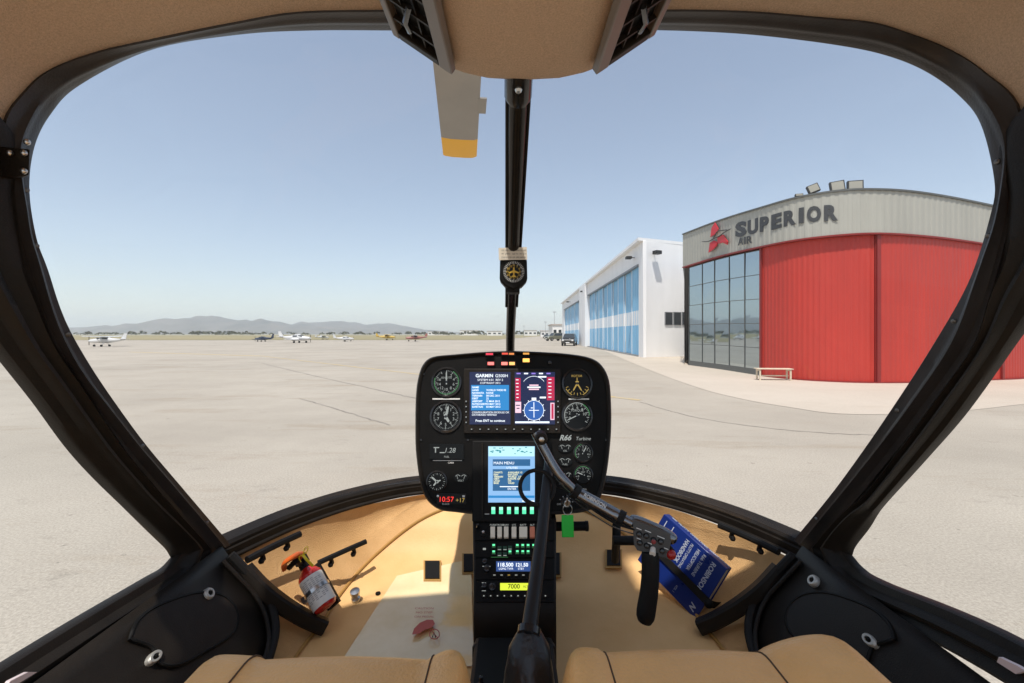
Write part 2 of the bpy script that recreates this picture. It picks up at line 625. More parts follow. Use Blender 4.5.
# mirrored corner window, five bays by five rows
cols = [hidx(x) for x in (688, 701, 714, 728.5, 744, 762)]
mb, mf = MB(), MB()
NR = 5
zt = lambda i: _f[i].z - .05
for k in range(5):
    a, c = cols[k], cols[k + 1]
    for r_ in range(NR):
        j = [random.uniform(-.006, .006) for _ in range(4)]
        q = [(a, r_, j[0]), (c, r_, j[1]), (c, r_ + 1, j[2]), (a, r_ + 1, j[3])]
        mb.poly([_b[i] + hn(i) * (-.06 + o) + V((0, 0, .15 + (zt(i) - .15) * rr / NR)) for i, rr, o in q], MIRROR)
hp(mb, 'glazing', smooth=0)
for i in cols:
    td = (_b[i + 1] - _b[max(i - 1, 0)]).normalized()
    mf.box(_b[i] + V((0, 0, zt(i) / 2)) - hn(i) * .045, (.035, .03, zt(i)), MULL, (td, hn(i), V((0, 0, 1))))
for r_ in range(NR + 1):
    for k in range(5):
        a, c = cols[k], cols[k + 1]
        pa, pc = [_b[i] + V((0, 0, .15 + (zt(i) - .15) * r_ / NR)) for i in (a, c)]
        d = pc - pa
        mf.box((pa + pc) / 2 - hn(a) * .045, (d.length - .04, .025, .03 if r_ else .3), MULL, (d.normalized(), hn(a), V((0, 0, 1))))
hp(mf, 'window_frame')
# left side wall, back and roof
mb = MB()
A0, B0 = V((_b[0].x + .12, _b[0].y + .1, 0)), V((14.75, 37.6, 0))
zz = _t[0].z - .1
back = [B0, V((24, 44, 0)), V((42, 40, 0)), V((_b[-1].x, _b[-1].y, 0))]
ring = [A0] + back
for p, q in zip(ring, ring[1:]):
    mb.poly([p, q, q + V((0, 0, zz)), p + V((0, 0, zz if q is not ring[-1] else 7))], WALLW)
hp(mb, 'wall', smooth=0)
roof = [t_ - hn(i) * .5 + V((0, 0, -.05)) for i, t_ in enumerate(_t) if i % 8 == 0]
ctr = V((24, 32, zz + .3))
mb = MB()
rr = roof + [V((p.x, p.y, zz)) for p in back[::-1][1:]]
for p, q in zip(rr, rr[1:] + rr[:1]):
    mb.poly([p, q, ctr], GREY)
hp(mb, 'roof', smooth=0)
# lettering
SGN = mat('charcoal_sign_letters', (0.045, 0.047, 0.05), 0.5)
SGR = mat('red_sign_emblem', (0.55, 0.02, 0.03), 0.45)


def on_fascia(px, py, off):
    best = min(range(NS), key=lambda i: abs((_t[i].x / _t[i].y) * F + CX - px))
    y = _t[best].y
    return P(px, py, y) + hn(best) * off, best


mb = MB()
word = 'SUPERIOR'
spans = [(736, 747.3), (748.4, 759), (760.5, 769.6), (772, 782.3), (784.3, 796.5), (799.2, 804.2), (807, 821.2), (824, 838)]
bx_, by_ = [737, 748, 760, 772, 784, 799, 807, 824, 838], [236.5, 234.4, 231.4, 229.2, 226.0, 222.7, 221.5, 220.4, 219.6]
for k, ch in enumerate(word):
    x0, x1 = spans[k]
    hpx = interp([737, 838], [12.6, 14.2], x0)
    o, i = on_fascia(x0, interp(bx_, by_, x0), .03)
    e, _ = on_fascia(x1, interp(bx_, by_, x1), .03)
    ux = (e - o)
    w = ux.length
    ux.normalize()
    vs, fs = text_geo(ch, .055)
    ww = max(v.x for v in vs) - min(v.x for v in vs)
    hgt = hpx * o.y / F
    mb.text(ch, o, ux, V((0, 0, 1)), hgt, SGN, bold=.055, wide=(w / ww) / (hgt / .69), thick=.015)
for k, ch in enumerate('AIR'):
    x0 = (739.3, 745.6, 748.0)[k]
    x1 = (744.6, 747.0, 753.2)[k]
    o, i = on_fascia(x0, 245.4 - (x0 - 739) * .18, .06)
    e, _ = on_fascia(x1, 245.4 - (x1 - 739) * .18, .06)
    ux = e - o
    w = ux.length
    ux.normalize()
    vs, fs = text_geo(ch, .02)
    ww = max(v.x for v in vs) - min(v.x for v in vs)
    hgt = 7.2 * o.y / F
    mb.text(ch, o, ux, V((0, 0, 1)), hgt, SGN, bold=.02, wide=(w / ww) / (hgt / .69), thick=.02)
hp(mb, 'sign_lettering', smooth=0)
mb = MB()
z3 = lambda x, y: (670 + x * .17578, 170 + y * .17578)
for shp in ([(243, 382), (250, 330), (268, 300), (288, 335), (283, 355), (265, 368)],
            [(283, 378), (318, 368), (343, 408), (340, 425), (312, 412), (285, 420)],
            [(232, 470), (240, 415), (262, 402), (283, 412), (278, 432), (258, 452)]):
    q = [on_fascia(*z3(x, y), .10)[0] for x, y in shp]
    mb.prism(q, hn(30) * .05, SGR)
for line in ([(195, 408), (235, 406), (270, 388), (300, 375), (330, 352), (365, 334)], [(262, 392), (285, 352), (315, 344), (345, 340)]):
    q = [on_fascia(*z3(x, y), .17)[0] for x, y in line]
    mb.tube(spline(q, 14), [.012] + [.028] * 12 + [.012], SGN, 6)
hp(mb, 'sign_emblem', smooth=0)
# floodlights on the roof edge
FLG = mat('floodlight_glass', (0.33, 0.315, 0.26), 0.2, coat=0.4)
FLB = mat('floodlight_body', (0.025, 0.025, 0.025), 0.5)
for px, py, w, tilt in ((811.5, 187.3, 10, .36), (838.3, 184.6, 12.5, .10), (859, 184.2, 13.5, -.03), (795, 194.5, 7, 0.0)):
    c, i = on_fascia(px, py, -.3)
    k = c.y / F
    u = V((1, -.35, 0)).normalized()
    u = (u + V((0, 0, tilt))).normalized()
    n = V((-u.y, u.x, 0)).normalized() * -1 + V((0, 0, .12))
    n.normalize()
    if n.dot(c) > 0:
        n = -n
    v = n.cross(u).normalized()
    mb = MB().box(c, (w * k, .16, w * k * (.85 if w > 9 else .4)), FLB, (u, n, v))
    base = _t[i] - hn(i) * .3
    mb.cyl(c - n * .1, V((c.x, c.y, base.z + .0)), .03, FLB, n=8)
    fo = hp(mb, 'floodlight', bevel=.01)
    mb = MB().box(c + n * .085, (w * k * .82, .02, w * k * (.68 if w > 9 else .28)), FLG, (u, n, v))
    g_ = mb.build('lamp_glass', fo)

# ================================================================== white hangar with blue doors
HWX, HWY = 11.1, 38.1
WH = empty('white_hangar', (HWX, HWY, 0))
tag(WH, 'long white hangar with two bays of tall blue doors', 'hangar')
SL = .0263
WHITE = mat('white_cladding', (0.80, 0.80, 0.80), 0.55, var=0.05, vscale=0.6, stretch=(1, 1, .2))
BLUE = mat('blue_door_paint', (0.20, 0.46, 0.68), 0.45, var=0.1, vscale=0.7, stretch=(1, 1, .3))
DARKG = mat('dark_window', (0.03, 0.035, 0.04), 0.08, coat=0.5)


def wp(mb, name, parent=None, **kw):
    o = mb.build(name, parent or WH, **kw)
    if parent is None:
        o.location = (-HWX, -HWY, 0)
    return o


fx = lambda Y: HWX + SL * (Y - HWY)          # front line
NV = V((-1, SL, 0)).normalized()             # faces the apron
TD = V((SL, 1, 0)).normalized()
Hh, Yend = 9.9, 118.0
mb = MB()


def seg(mb, y0, y1, z0, z1, m, push=0.0, th=.3):
    c = V((fx((y0 + y1) / 2), (y0 + y1) / 2, (z0 + z1) / 2)) + NV * (push - th / 2)
    mb.box(c, (y1 - y0, th, z1 - z0), m, (TD, NV, V((0, 0, 1))))


seg(mb, HWY, 39.6, 0, Hh, WHITE)
seg(mb, 70.8, 78, 0, Hh, WHITE, .5, .8)
seg(mb, 113, Yend, 0, Hh, WHITE)
seg(mb, 39.6, 70.8, 8.15, Hh, WHITE)
seg(mb, 78, 113, 8.15, Hh, WHITE)
SD = V((1, .44, 0)).normalized()
C0 = V((HWX, HWY, 0))
C1 = C0 + SD * 24
mb.prism([C0 + V((.3, .16, 0)), C1, C1 + V((0, 0, Hh)), C0 + V((.3, .16, Hh))], V((-.12, .3, 0)), WHITE)
mb.prism([C1, C1 + V((2, 76, 0)), C1 + V((2, 76, Hh)), C1 + V((0, 0, Hh))], V((-.3, 0, 0)), WHITE)
wp(mb, 'wall', bevel=.02)
mb = MB()
mb.prism([V((HWX - .45, HWY - .15, Hh)), V((C1.x, C1.y - .2, Hh)), V((C1.x + 2, C1.y + 76, Hh)), V((fx(Yend) - .45, Yend, Hh))], V((0, 0, .25)), WHITE)
wp(mb, 'roof')
TRIMG = mat('grey_trim', (0.22, 0.23, 0.24), 0.5)
mb = MB()
seg(mb, 39.6, 70.8, 8.0, 8.14, TRIMG, .12, .35)
seg(mb, 78, 113, 8.0, 8.14, TRIMG, .12, .35)
seg(mb, 39.6, 70.8, .0, .12, TRIMG, .1, .3)
seg(mb, 78, 113, .0, .12, TRIMG, .1, .3)
wp(mb, 'door_track')
for y0, y1, n in ((39.65, 70.75, 10), (78.05, 112.95, 10)):
    for k in range(n):
        a = y0 + (y1 - y0) * k / n + .03
        c = y0 + (y1 - y0) * (k + 1) / n - .03
        off = -.15 - .12 * (k % 2)
        mb = MB()
        seg(mb, a, c, 4.12, 7.99, BLUE, off, .08)
        seg(mb, a, c, 2.80, 4.118, WHITE, off, .08)
        seg(mb, a, c, .13, 2.798, BLUE, off, .08)
        for q in (a + .09, c - .09):
            seg(mb, q - .06, q + .06, .13, 7.98, WHITE, off + .03, .03)
        for q in range(1, 4):
            yy = a + (c - a) * q / 4
            seg(mb, yy - .025, yy + .025, .14, 7.97, BLUE, off + .02, .02)
        wp(mb, 'hangar_door')
for k in range(3):
    t0 = (668.5, 677.0, 685.5)[k]
    px0, px1 = t0 - 3.3, t0 + 3.3
    Yw = 39.7
    d0 = [C0.lerp(C1, 0) for _ in (0,)]
    # point on the side wall under a pixel column
    def sw(px):
        k_ = (px - CX) / F
        t = (C0.x - k_ * C0.y) / (k_ * SD.y - SD.x)
        return C0 + SD * t
    pa, pc = sw(px0), sw(px1)
    z0, z1 = CZ + (HY - 324.5) / F * pa.y, CZ + (HY - 312.5) / F * pa.y
    nrm = V((SD.y, -SD.x, 0))
    ctr_ = (pa + pc) / 2 + nrm * .01
    mb = MB().box(V((ctr_.x, ctr_.y, (z0 + z1) / 2)), ((pc - pa).length + .1, .10, z1 - z0 + .1), TRIMG, (SD, nrm, V((0, 0, 1))))
    wo = wp(mb, 'window')
    mb = MB().box(V((ctr_.x, ctr_.y, (z0 + z1) / 2)) + nrm * .06, ((pc - pa).length, .02, z1 - z0), DARKG, (SD, nrm, V((0, 0, 1))))
    wp(mb, 'pane', wo)
for yy, zz_ in ((41.0, 8.95), (74, 9.0), (98, 9.0)):
    c = V((fx(yy), yy, zz_)) + NV * .55
    mb = MB().box(c, (.6, .5, .22), FLB, (TD, NV, V((0, 0, 1)))).cyl(c, c - NV * 1.0, .04, FLB, n=8)
    wp(mb, 'floodlight', bevel=.02)
c = sw(653) + V((.45, -.98, 0)).normalized() * .5 + V((0, 0, 8.9))
wp(MB().box(c, (.6, .5, .3), FLB, (SD, V((.4, -.9, 0)).normalized(), V((0, 0, 1)))).cyl(c, c + V((-.1, .6, 0)), .04, FLB, n=8), 'floodlight', bevel=.02)

# ================================================================== bench
BW = mat('worn_white_bench_paint', (0.62, 0.53, 0.40), 0.6, var=0.15, vscale=6)
bc = G(773.5, 380.3)
BN = empty('bench', bc, R(-6))
tag(BN, 'white backless bench on the forecourt against the red hangar door', 'bench')
mb = MB()
for k in range(4):
    mb.box((0, -.17 + k * .113, .50), (1.45, .10, .035), BW)
mb.build('seat', BN, bevel=.006)
for sx in (-.62, .62):
    for sy in (-.16, .16):
        MB().box((sx, sy, .24), (.06, .06, .48), BW).build('leg', BN, bevel=.005)
MB().box((0, 0, .20), (1.2, .05, .05), BW).box((-.62, 0, .44), (.05, .38, .06), BW).box((.62, 0, .44), (.05, .38, .06), BW).build('stretcher', BN, bevel=.004)

# ================================================================== light aircraft on the far apron
ACW = mat('aircraft_white', (0.62, 0.62, 0.61), 0.3, coat=0.3)
ACD = mat('aircraft_cover_navy', (0.035, 0.05, 0.085), 0.6)
ACY = mat('aircraft_yellow', (0.55, 0.38, 0.08), 0.35)
ACR = mat('aircraft_red', (0.32, 0.13, 0.11), 0.35)
ACG = mat('aircraft_window', (0.04, 0.05, 0.06), 0.08)
TYRE = mat('tyre_rubber', (0.02, 0.02, 0.02), 0.8)


def aircraft(label, px, py, length, high, body, wingm, trim, yaw, engines=1):
    """nose along local +X; about 8.3 m long before scaling"""
    o = empty('light_aircraft', G(px, py), yaw)
    tag(o, label, 'aeroplane', 'light aircraft parked across the apron')
    k = length / 9.2
    S = lambda *p: V(p) * k
    z0 = 1.35 if high else 1.15
    prof = [(-4.4, .10, .12, .25), (-3.2, .22, .26, .18), (-1.6, .42, .48, .08), (-.4, .56, .72, .16), (.7, .58, .74, .18), (1.35, .55, .55, .0), (2.4, .50, .46, -.05), (3.1, .36, .36, -.06), (3.3, .12, .12, -.06)]
    rows = [[S(x, w * math.cos(q), z0 + dz + h * math.sin(q)) for q in (2 * math.pi * j / 16 for j in range(16))] for x, w, h, dz in prof]
    MB().loft(rows, body, cu=True, cap=True).build('fuselage', o)
    mb = MB()
    mb.box(S(.95, 0, z0 + .52), (1.0 * k, 1.02 * k, .36 * k), ACG).box(S(-.25, 0, z0 + .50), (1.1 * k, 1.16 * k, .34 * k), ACG)
    mb.build('window', o, bevel=.05 * k)
    zw = z0 + .86 if high else z0 - .38
    for sd in (-1, 1):
        mb = MB()
        rows = []
        for s, c, dz in ((0.0, 1.6, 0), (2.8, 1.55, .06), (5.4, 1.1, .16)):
            x = .75
            rows.append([S(x, sd * s, zw + dz), S(x - .3 * c, sd * s, zw + .13 + dz), S(x - c, sd * s, zw + dz), S(x - .35 * c, sd * s, zw - .06 + dz)])
        mb.loft(rows, wingm, cu=True, cap=True)
        mb.build('wing', o)
        if high:
            MB().cyl(S(.4, sd * .5, z0 - .45), S(.3, sd * 2.5, zw), .05 * k, wingm, n=6).build('strut', o)
        if engines == 2:
            MB().lathe(S(-.6, sd * 1.9, zw + .1), (1, 0, 0), [(0, .1 * k), (.5 * k, .32 * k), (1.8 * k, .34 * k), (2.2 * k, .1 * k)], wingm, 12).build('engine', o)
    fin = [S(-4.45, -.05, z0 + .3), S(-3.3, -.05, z0 + .35), S(-4.1, -.05, z0 + 1.65), S(-4.7, -.05, z0 + 1.65)]
    MB().prism(fin, V((0, .1 * k, 0)), trim).build('tail_fin', o)
    tp = [S(-3.5, 1.6, z0 + .33), S(-3.3, 0, z0 + .33), S(-3.5, -1.6, z0 + .33), S(-4.3, -1.6, z0 + .33), S(-4.4, 0, z0 + .33), S(-4.3, 1.6, z0 + .33)]
    MB().prism(tp, V((0, 0, .08 * k)), wingm).build('tailplane', o)
    MB().box(S(3.38, 0, z0 - .06), (.05 * k, .14 * k, 1.9 * k), TYRE).ball(S(3.36, 0, z0 - .06), .16 * k, body).build('propeller', o)
    for x, y in ((2.3, 0), (-.1, 1.15), (-.1, -1.15)):
        MB().cyl(S(x, y - .09, .24), S(x, y + .09, .24), .24 * k, TYRE, n=14).cyl(S(x, y, .24), S(x, y * .35, z0 - .35), .05 * k, body, n=6).build('wheel', o)
    return o


aircraft('white high wing aeroplane nearest the left windscreen pillar', 105, 346.6, 6.4, True, ACW, ACW, ACW, R(185))
aircraft('dark navy covered low aeroplane beside the yellow grass edge', 263, 341.6, 6.2, False, ACD, ACD, ACD, R(172))
aircraft('large white twin engined low wing aeroplane in the middle of the row', 297, 342.9, 8.6, False, ACW, ACW, ACW, R(-4), 2)
aircraft('small white low wing aeroplane with bright tail between twin and yellow aeroplane', 345, 341.4, 6.0, False, ACW, ACW, ACW, R(12))
aircraft('bright yellow aeroplane parked on the far apron', 387, 340.2, 7.0, True, ACY, ACY, ACY, R(8))
aircraft('red and white high wing aeroplane closest to the instrument panel', 415, 341.4, 6.6, True, ACR, ACW, ACR, R(190))
aircraft('far small white aeroplane behind the twin engined one', 323, 339.6, 5.5, True, ACW, ACW, ACW, R(40))

# ================================================================== far buildings, masts, vehicles
FB = mat('far_building_white', (0.74, 0.73, 0.70), 0.8)
FBR = mat('far_building_roof', (0.42, 0.36, 0.32), 0.8)


def far_building(label, px0, px1, ytop, Y, dep=12, m=FB):
    x0, x1 = (px0 - CX) / F * Y, (px1 - CX) / F * Y
    h = CZ + (HY - ytop) / F * Y
    o = empty('far_building', ((x0 + x1) / 2, Y, 0))
    tag(o, label, 'building', 'low buildings on the far side of the airfield')
    w = x1 - x0
    MB().box((0, dep / 2, h / 2), (w, dep, h), m).build('wall', o)
    MB().box((0, dep / 2, h + .2), (w + .8, dep + .8, .4), FBR).build('roof', o)
    mb = MB()
    n = max(2, int(w / 5))
    for k in range(n):
        mb.box((-w / 2 + w * (k + .5) / n, -.05, h * .5), (w / n * .55, .12, h * .3), DARKG)
    mb.build('window', o)
    return o


far_building('long low white building on the horizon just left of the windscreen post', 460, 478, 330.6, 640)
far_building('pale low building on the horizon furthest left of the far row', 428, 447, 331.6, 700)
far_building('small white block on the horizon touching the windscreen post', 487, 502, 331.2, 560)
far_building('white shed on the horizon between windscreen post and white hangar', 524, 537, 330.6, 520)
far_building('white two storey block beside the end of the white hangar', 552.5, 562.5, 325, 190, 20)
far_building('low white hut left of the two storey block', 541, 549, 331.0, 330, 10)
MAST = mat('galvanised_mast', (0.40, 0.41, 0.42), 0.5, metal=.5)
for px, yt, Y, lab in ((545.5, 322, 260, 'thin grey lighting mast beyond the white hut'), (554.5, 312, 205, 'tall grey lighting mast rising behind the two storey block'),
                       (524, 326, 300, 'short grey lighting mast near the far white shed')):
    x = (px - CX) / F * Y
    h = CZ + (HY - yt) / F * Y
    o = empty('light_mast', (x, Y, 0))
    tag(o, lab, 'lamp post', 'lighting masts along the apron')
    MB().cyl((0, 0, 0), (0, 0, h), .16, MAST, .09, 8).build('pole', o)
    MB().box((0, 0, h), (1.6, .3, .35), MAST).build('lamp_head', o)


def car(label, px, py, scale, m, yaw, name='parked_car'):
    o = empty(name, G(px, py), yaw)
    tag(o, label, 'car', 'vehicles parked by the white hangar')
    k = scale
    S = lambda x, y, z: V((x, y, z)) * k
    # side profile extruded over the width with tucked-in upper part: nose along -Y
    low = [(-2.2, .35), (-2.25, .75), (-2.1, .95), (-1.1, 1.08), (2.0, 1.08), (2.2, .95), (2.25, .4)]
    rows = [[S(x, y, z) for y, z in low] for x in (-.9, -.86, .86, .9)]
    rows = [[S(x, y * (1 if abs(x) < .88 else .97), z) for y, z in low] for x in (-.9, -.84, .84, .9)]
    mb = MB()
    for i, r_ in enumerate(rows):
        pass
    mb.prism([S(-.9, y, z) for y, z in low], S(1.8, 0, 0), m)
    mb.build('body', o, bevel=.07 * k)
    cab = [(-1.05, 1.08), (-.45, 1.72), (1.6, 1.74), (2.05, 1.08)]
    rows = [[S(-.84, cab[0][0], cab[0][1]), S(.84, cab[0][0], cab[0][1]), S(.84, cab[3][0], cab[3][1]), S(-.84, cab[3][0], cab[3][1])],
            [S(-.68, cab[1][0], cab[1][1]), S(.68, cab[1][0], cab[1][1]), S(.68, cab[2][0], cab[2][1]), S(-.68, cab[2][0], cab[2][1])]]
    MB().loft(rows, m, cu=True, cap=True).build('cabin', o, bevel=.05 * k)
    mb = MB()
    mb.poly([S(-.72, -1.0, 1.15), S(.72, -1.0, 1.15), S(.6, -.52, 1.66), S(-.6, -.52, 1.66)], ACG)
    mb.build('windscreen', o)
    for sd in (-1, 1):
        MB().poly([S(sd * .84, -.9, 1.14), S(sd * .84, 1.85, 1.14), S(sd * .71, 1.5, 1.64), S(sd * .71, -.4, 1.64)], ACG).build('side_window', o)
        MB().ball(S(sd * .66, -2.22, .78), .14 * k, WHTP, 10, (1, .4, .8)).build('headlight', o)
        for y in (-1.4, 1.4):
            MB().cyl(S(sd * .72, y, .36), S(sd * .93, y, .36), .36 * k, TYRE, n=18).cyl(S(sd * .93, y, .36), S(sd * .945, y, .36), .2 * k, STEEL, n=12).build('wheel', o)
    MB().box(S(0, -2.27, .72), (.8 * k, .04 * k, .16 * k), TYRE).box(S(0, -2.28, .48), (.52 * k, .03 * k, .12 * k), WHTP).build('grille', o)
    return o


CARK = mat('car_charcoal', (0.035, 0.037, 0.04), 0.2, coat=0.6)
CARG = mat('car_olive', (0.17, 0.17, 0.12), 0.35, coat=0.4)
car('dark charcoal four wheel drive facing the apron beside blue hangar doors', 569.5, 345.6, 1.2, CARK, R(-14))
car('olive green van parked in front of the far two storey block', 555, 340.9, 1.35, CARG, R(-60))
car('tiny dark car furthest along beside the low white hut', 546, 338.3, 1.0, CARK, R(-20))

# ================================================================== helicopter
H = empty('helicopter', (0, 0, 0))
tag(H, 'helicopter cabin seen from inside, with tan carpet, black frames and instrument panel', 'helicopter')
CC = V((0, .55, CZ - .1))
WL = [(395, 30, .76), (316, 30, .755), (237, 34, .745), (150, 49, .735), (79, 85, .71), (51, 113, .69), (34, 146, .67), (28, 190, .655), (33, 235, .66), (44, 266, .68),
      (72, 336, .716), (132, 430, .83), (180, 489, .949), (229, 546, 1.109)]
OL = [(395, 10, .70), (300, 12, .70), (237, 22, .70), (158, 38, .69), (99, 51, .68), (51, 69, .66), (24, 91, .645), (2, 126, .625), (5, 190, .63), (14, 250, .645),
      (50, 346, .695), (103, 430, .785), (150, 488, .888), (210, 556, 1.06)]
WR = [(629, 29, .76), (700, 31, .755), (760, 35, .745), (833, 44, .74), (883, 54, .735), (924, 70, .72), (959, 95, .70), (982, 126, .675), (996, 187, .655), (990, 224, .665), (973, 280, .69),
      (940, 336, .736), (901, 397, .81), (840, 486, .96), (795, 541, 1.113)]
OR = [(629, 10, .70), (700, 10, .70), (760, 12, .70), (818, 17, .70), (871, 22, .695), (906, 32, .69), (947, 48, .68), (985, 72, .655), (1022, 113, .63), (1017, 200, .635), (1003, 275, .65),
      (978, 346, .69), (930, 412, .77), (868, 492, .905), (814, 554, 1.065)]
NW = 90
wl, ol = spline([P(*p) for p in WL], NW), spline([P(*p) for p in OL], NW)
wr, orr = spline([P(*p) for p in WR], NW), spline([P(*p) for p in OR], NW)


def strip(mb, A, B, prof, m, closed=False, top_flat=False):
    rows = []
    for a, c in zip(A, B):
        mid = (a + c) / 2
        inn_ = (V((CC.x, mid.y * .5 + CC.y * .5, CC.z)) - mid)
        ac = (c - a).normalized()
        inn_ = (inn_ - ac * inn_.dot(ac)).normalized()
        hk = interp([CZ + .12, CZ + .36], [1.0, .22], mid.z) if top_flat else 1.0
        rows.append([a.lerp(c, s) + inn_ * (h * hk) for s, h in prof])
    mb.loft(rows, m, cu=True, cv=closed, cap=not closed)


FRM = mat('charcoal_frame_paint', (0.034, 0.030, 0.029), 0.42, var=.3, vscale=11, bump=.1, bscale=300, spec=.3)
FPROF = [(0, -.012), (0, .004), (.06, .010), (.30, .012), (.42, .014), (.50, .024), (.60, .026), (.68, .016), (.78, .010), (1.0, .012), (1.02, -.012)]
mb = MB()
strip(mb, wl, ol, FPROF, FRM, top_flat=True)
strip(mb, wr, orr, FPROF, FRM, top_flat=True)
# the joint across the top between both sides, behind the overhead console
ta = [wl[0].lerp(wr[0], t / 8) for t in range(9)]
tb = [ol[0].lerp(orr[0], t / 8) for t in range(9)]
strip(mb, ta, tb, FPROF, FRM, top_flat=True)
hf = mb.build('windscreen_frame', H, smooth=50)
# hinge plates with bolts on both upper corners of the frame
for s_, pts_ in ((1, [(0, 146), (30, 149), (29, 175), (0, 178)]),):
    mb = MB()
    q = [P(a, c, .615) for a, c in pts_]
    mb.prism(q, V((-.02 * s_, .012, 0)), BLK)
    for a, c in ((24, 153), (24, 171), (10, 153), (27, 142)):
        a = a if s_ > 0 else 1024 - a
        mb.ball(P(a, c, .612), .0045, STEEL, 8)
    mb.build('hinge', H, bevel=.002)

SCRM = mat('frame_screw_metal', (.16, .15, .14), .4, metal=.8)
for A_, O_ in ((wl, ol), (wr, orr)):
    for i in range(50, NW, 9):
        c = A_[i].lerp(O_[i], .24)
        ac = (O_[i] - A_[i]).normalized()
        inn_ = V((0, c.y * .5 + CC.y * .5, CC.z)) - c
        inn_ = (inn_ - ac * inn_.dot(ac)).normalized()
        hk = interp([CZ + .12, CZ + .36], [1.0, .22], c.z)
        MB().lathe(c + inn_ * (.0105 * hk), inn_, [(0, .0042), (.0022, .0036), (.003, .0016)], SCRM, 10).build('frame_screw', hf)
# sill rim along the lower edge of the windscreen
RIM = [(-.725, 1.05), (-.71, 1.125), (-.625, 1.315), (-.5, 1.472), (-.32, 1.587), (0, 1.63), (.32, 1.592), (.5, 1.477), (.635, 1.315), (.72, 1.13), (.735, 1.05)]
rim = spline([V((x, y, CZ - .52)) for x, y in RIM], 80)
mb = MB()
rows = []
for i, p in enumerate(rim):
    t = (rim[min(i + 1, 79)] - rim[max(i - 1, 0)]).normalized()
    n = V((t.y, -t.x, 0)) if V((t.y, -t.x, 0)).dot(CC - p) > 0 else V((-t.y, t.x, 0))
    rows.append([p + n * a + V((0, 0, z)) for a, z in ((-.03, .012), (.0, .004), (.006, -.004), (.006, -.012), (.012, -.014), (.012, -.030), (.018, -.034), (.018, -.040), (-.03, -.044))])
mb.loft(rows, BLK, cu=True, cap=True)
mb.build('windscreen_sill', H)

# windscreen pane, one bulged sheet each side of the post
GLASS = pane_mat('clear_canopy_glass')
zs_, ys_ = [-.60, -.52, -.40, -.20, 0.0, .2, .4, .51], [1.63, 1.635, 1.64, 1.56, 1.41, 1.14, .90, .79]
half = [V((0, 1.63, CZ - .515)), V((-.32, 1.59, CZ - .515)), V((-.5, 1.477, CZ - .515)), V((-.625, 1.32, CZ - .515))]
PLs = [p for p in wl[::3]] + half[::-1]
half_r = [V((-p.x, p.y, p.z)) for p in half]
wr_m = spline(wr, len(wl[::3]))
PRs = wr_m + half_r[::-1]
for sd in (-1, 1):
    rows = []
    for a, c in zip(PLs, PRs):
        mz = (a.z + c.z) / 2
        ce = V((0, interp(zs_, ys_, mz - CZ), mz))
        e = a if sd < 0 else c
        row = []
        for k in range(13):
            u = k / 12
            w = 1 - u ** 2
            row.append(V((e.x * u, lerp(e.y, ce.y, w) + .02, lerp(e.z, mz, w))) if True else None)
        rows.append(row)
    MB().loft(rows, GLASS).build('windscreen', H, smooth=180)

# centre post with its cables, and the compass it carries
p0, p1 = P(519, 66, .70), P(510.3, 350, 1.335)
p2, p3 = V((0, 1.50, CZ - .22)), V((0, 1.605, CZ - .5))
cp = spline([p0, p0.lerp(p1, .35), p0.lerp(p1, .7), p1, p2, p3], 36)
mb = MB().tube(cp, [.0172 - .0045 * min(1, i / 14) for i in range(36)], TUBEM, 16)
hpost = mb.build('windscreen_post', H)
mb = MB()
q0 = p0.lerp(p1, .0)
mb.tube([p0, p0.lerp(p1, .06), p0.lerp(p1, .085)], [.0225, .0225, .012], BLKG, 16)
mb.ball(p0.lerp(p1, .045) + V((0, -.021, -.012)), .006, STEEL, 8)
mb.build('post_socket', hpost)
for dx, r_ in ((-.0182, .0032), (.0192, .0026)):
    pts_ = [p + V((dx * (1 - .25 * min(1, i / 14)), -.004 + .002 * math.sin(i * .7), 0)) for i, p in enumerate(cp[:16])]
    MB().tube(pts_, r_, RUB, 6).build('cable', hpost)
mb = MB()
for t in (.52, .56):
    pp = p0.lerp(p1, t)
    mb.cyl(pp + V((-.006, -.012, 0)), pp + V((.026, -.012, .002)), .004, BLKM, n=8)
mb.build('cable_clip', hpost)
# compass
YC = 1.0
pc_ = Plane(V((0, YC, CZ)), V((0, -1, 0)))
mb = MB()
sh = [(500, 259), (527, 259), (527.5, 280), (522, 286), (513.5, 290), (505, 286), (499.5, 280)]
mb.prism([P(a, c, YC) for a, c in sh], V((0, .05, 0)), BLKM)
ho = mb.build('compass', H, bevel=.004)
mb = MB()
f = pc_.loc(513.8, 272)
mb.add([f(11.2 * math.cos(q), 11.2 * math.sin(q), .002) for q in [2 * math.pi * k / 36 for k in range(36)]], [tuple(range(36))], GFACE)
for k in range(36):
    q = 2 * math.pi * k / 36
    a0 = 8.3 if k % 3 else 7.4
    d = .22
    t = V((-math.sin(q), math.cos(q)))
    mb.poly([f(math.cos(q) * r0 + t.x * e, math.sin(q) * r0 + t.y * e, .003) for r0, e in ((a0, -d), (10.6, -d), (10.6, d), (a0, d))], WHT)
YEL = mat('yellow_marking', (0.65, 0.42, 0.04), 0.5)
for sh in ([(-.7, 4.5), (.7, 4.5), (.8, 1.5), (5, -.5), (5, -1.8), (.8, -.6), (.6, -3.2), (2, -4.4), (2, -5.2), (-2, -5.2), (-2, -4.4), (-.6, -3.2), (-.8, -.6), (-5, -1.8), (-5, -.5), (-.8, 1.5)],):
    mb.add([f(a, c, .0035) for a, c in sh], [tuple(range(len(sh)))], YEL)
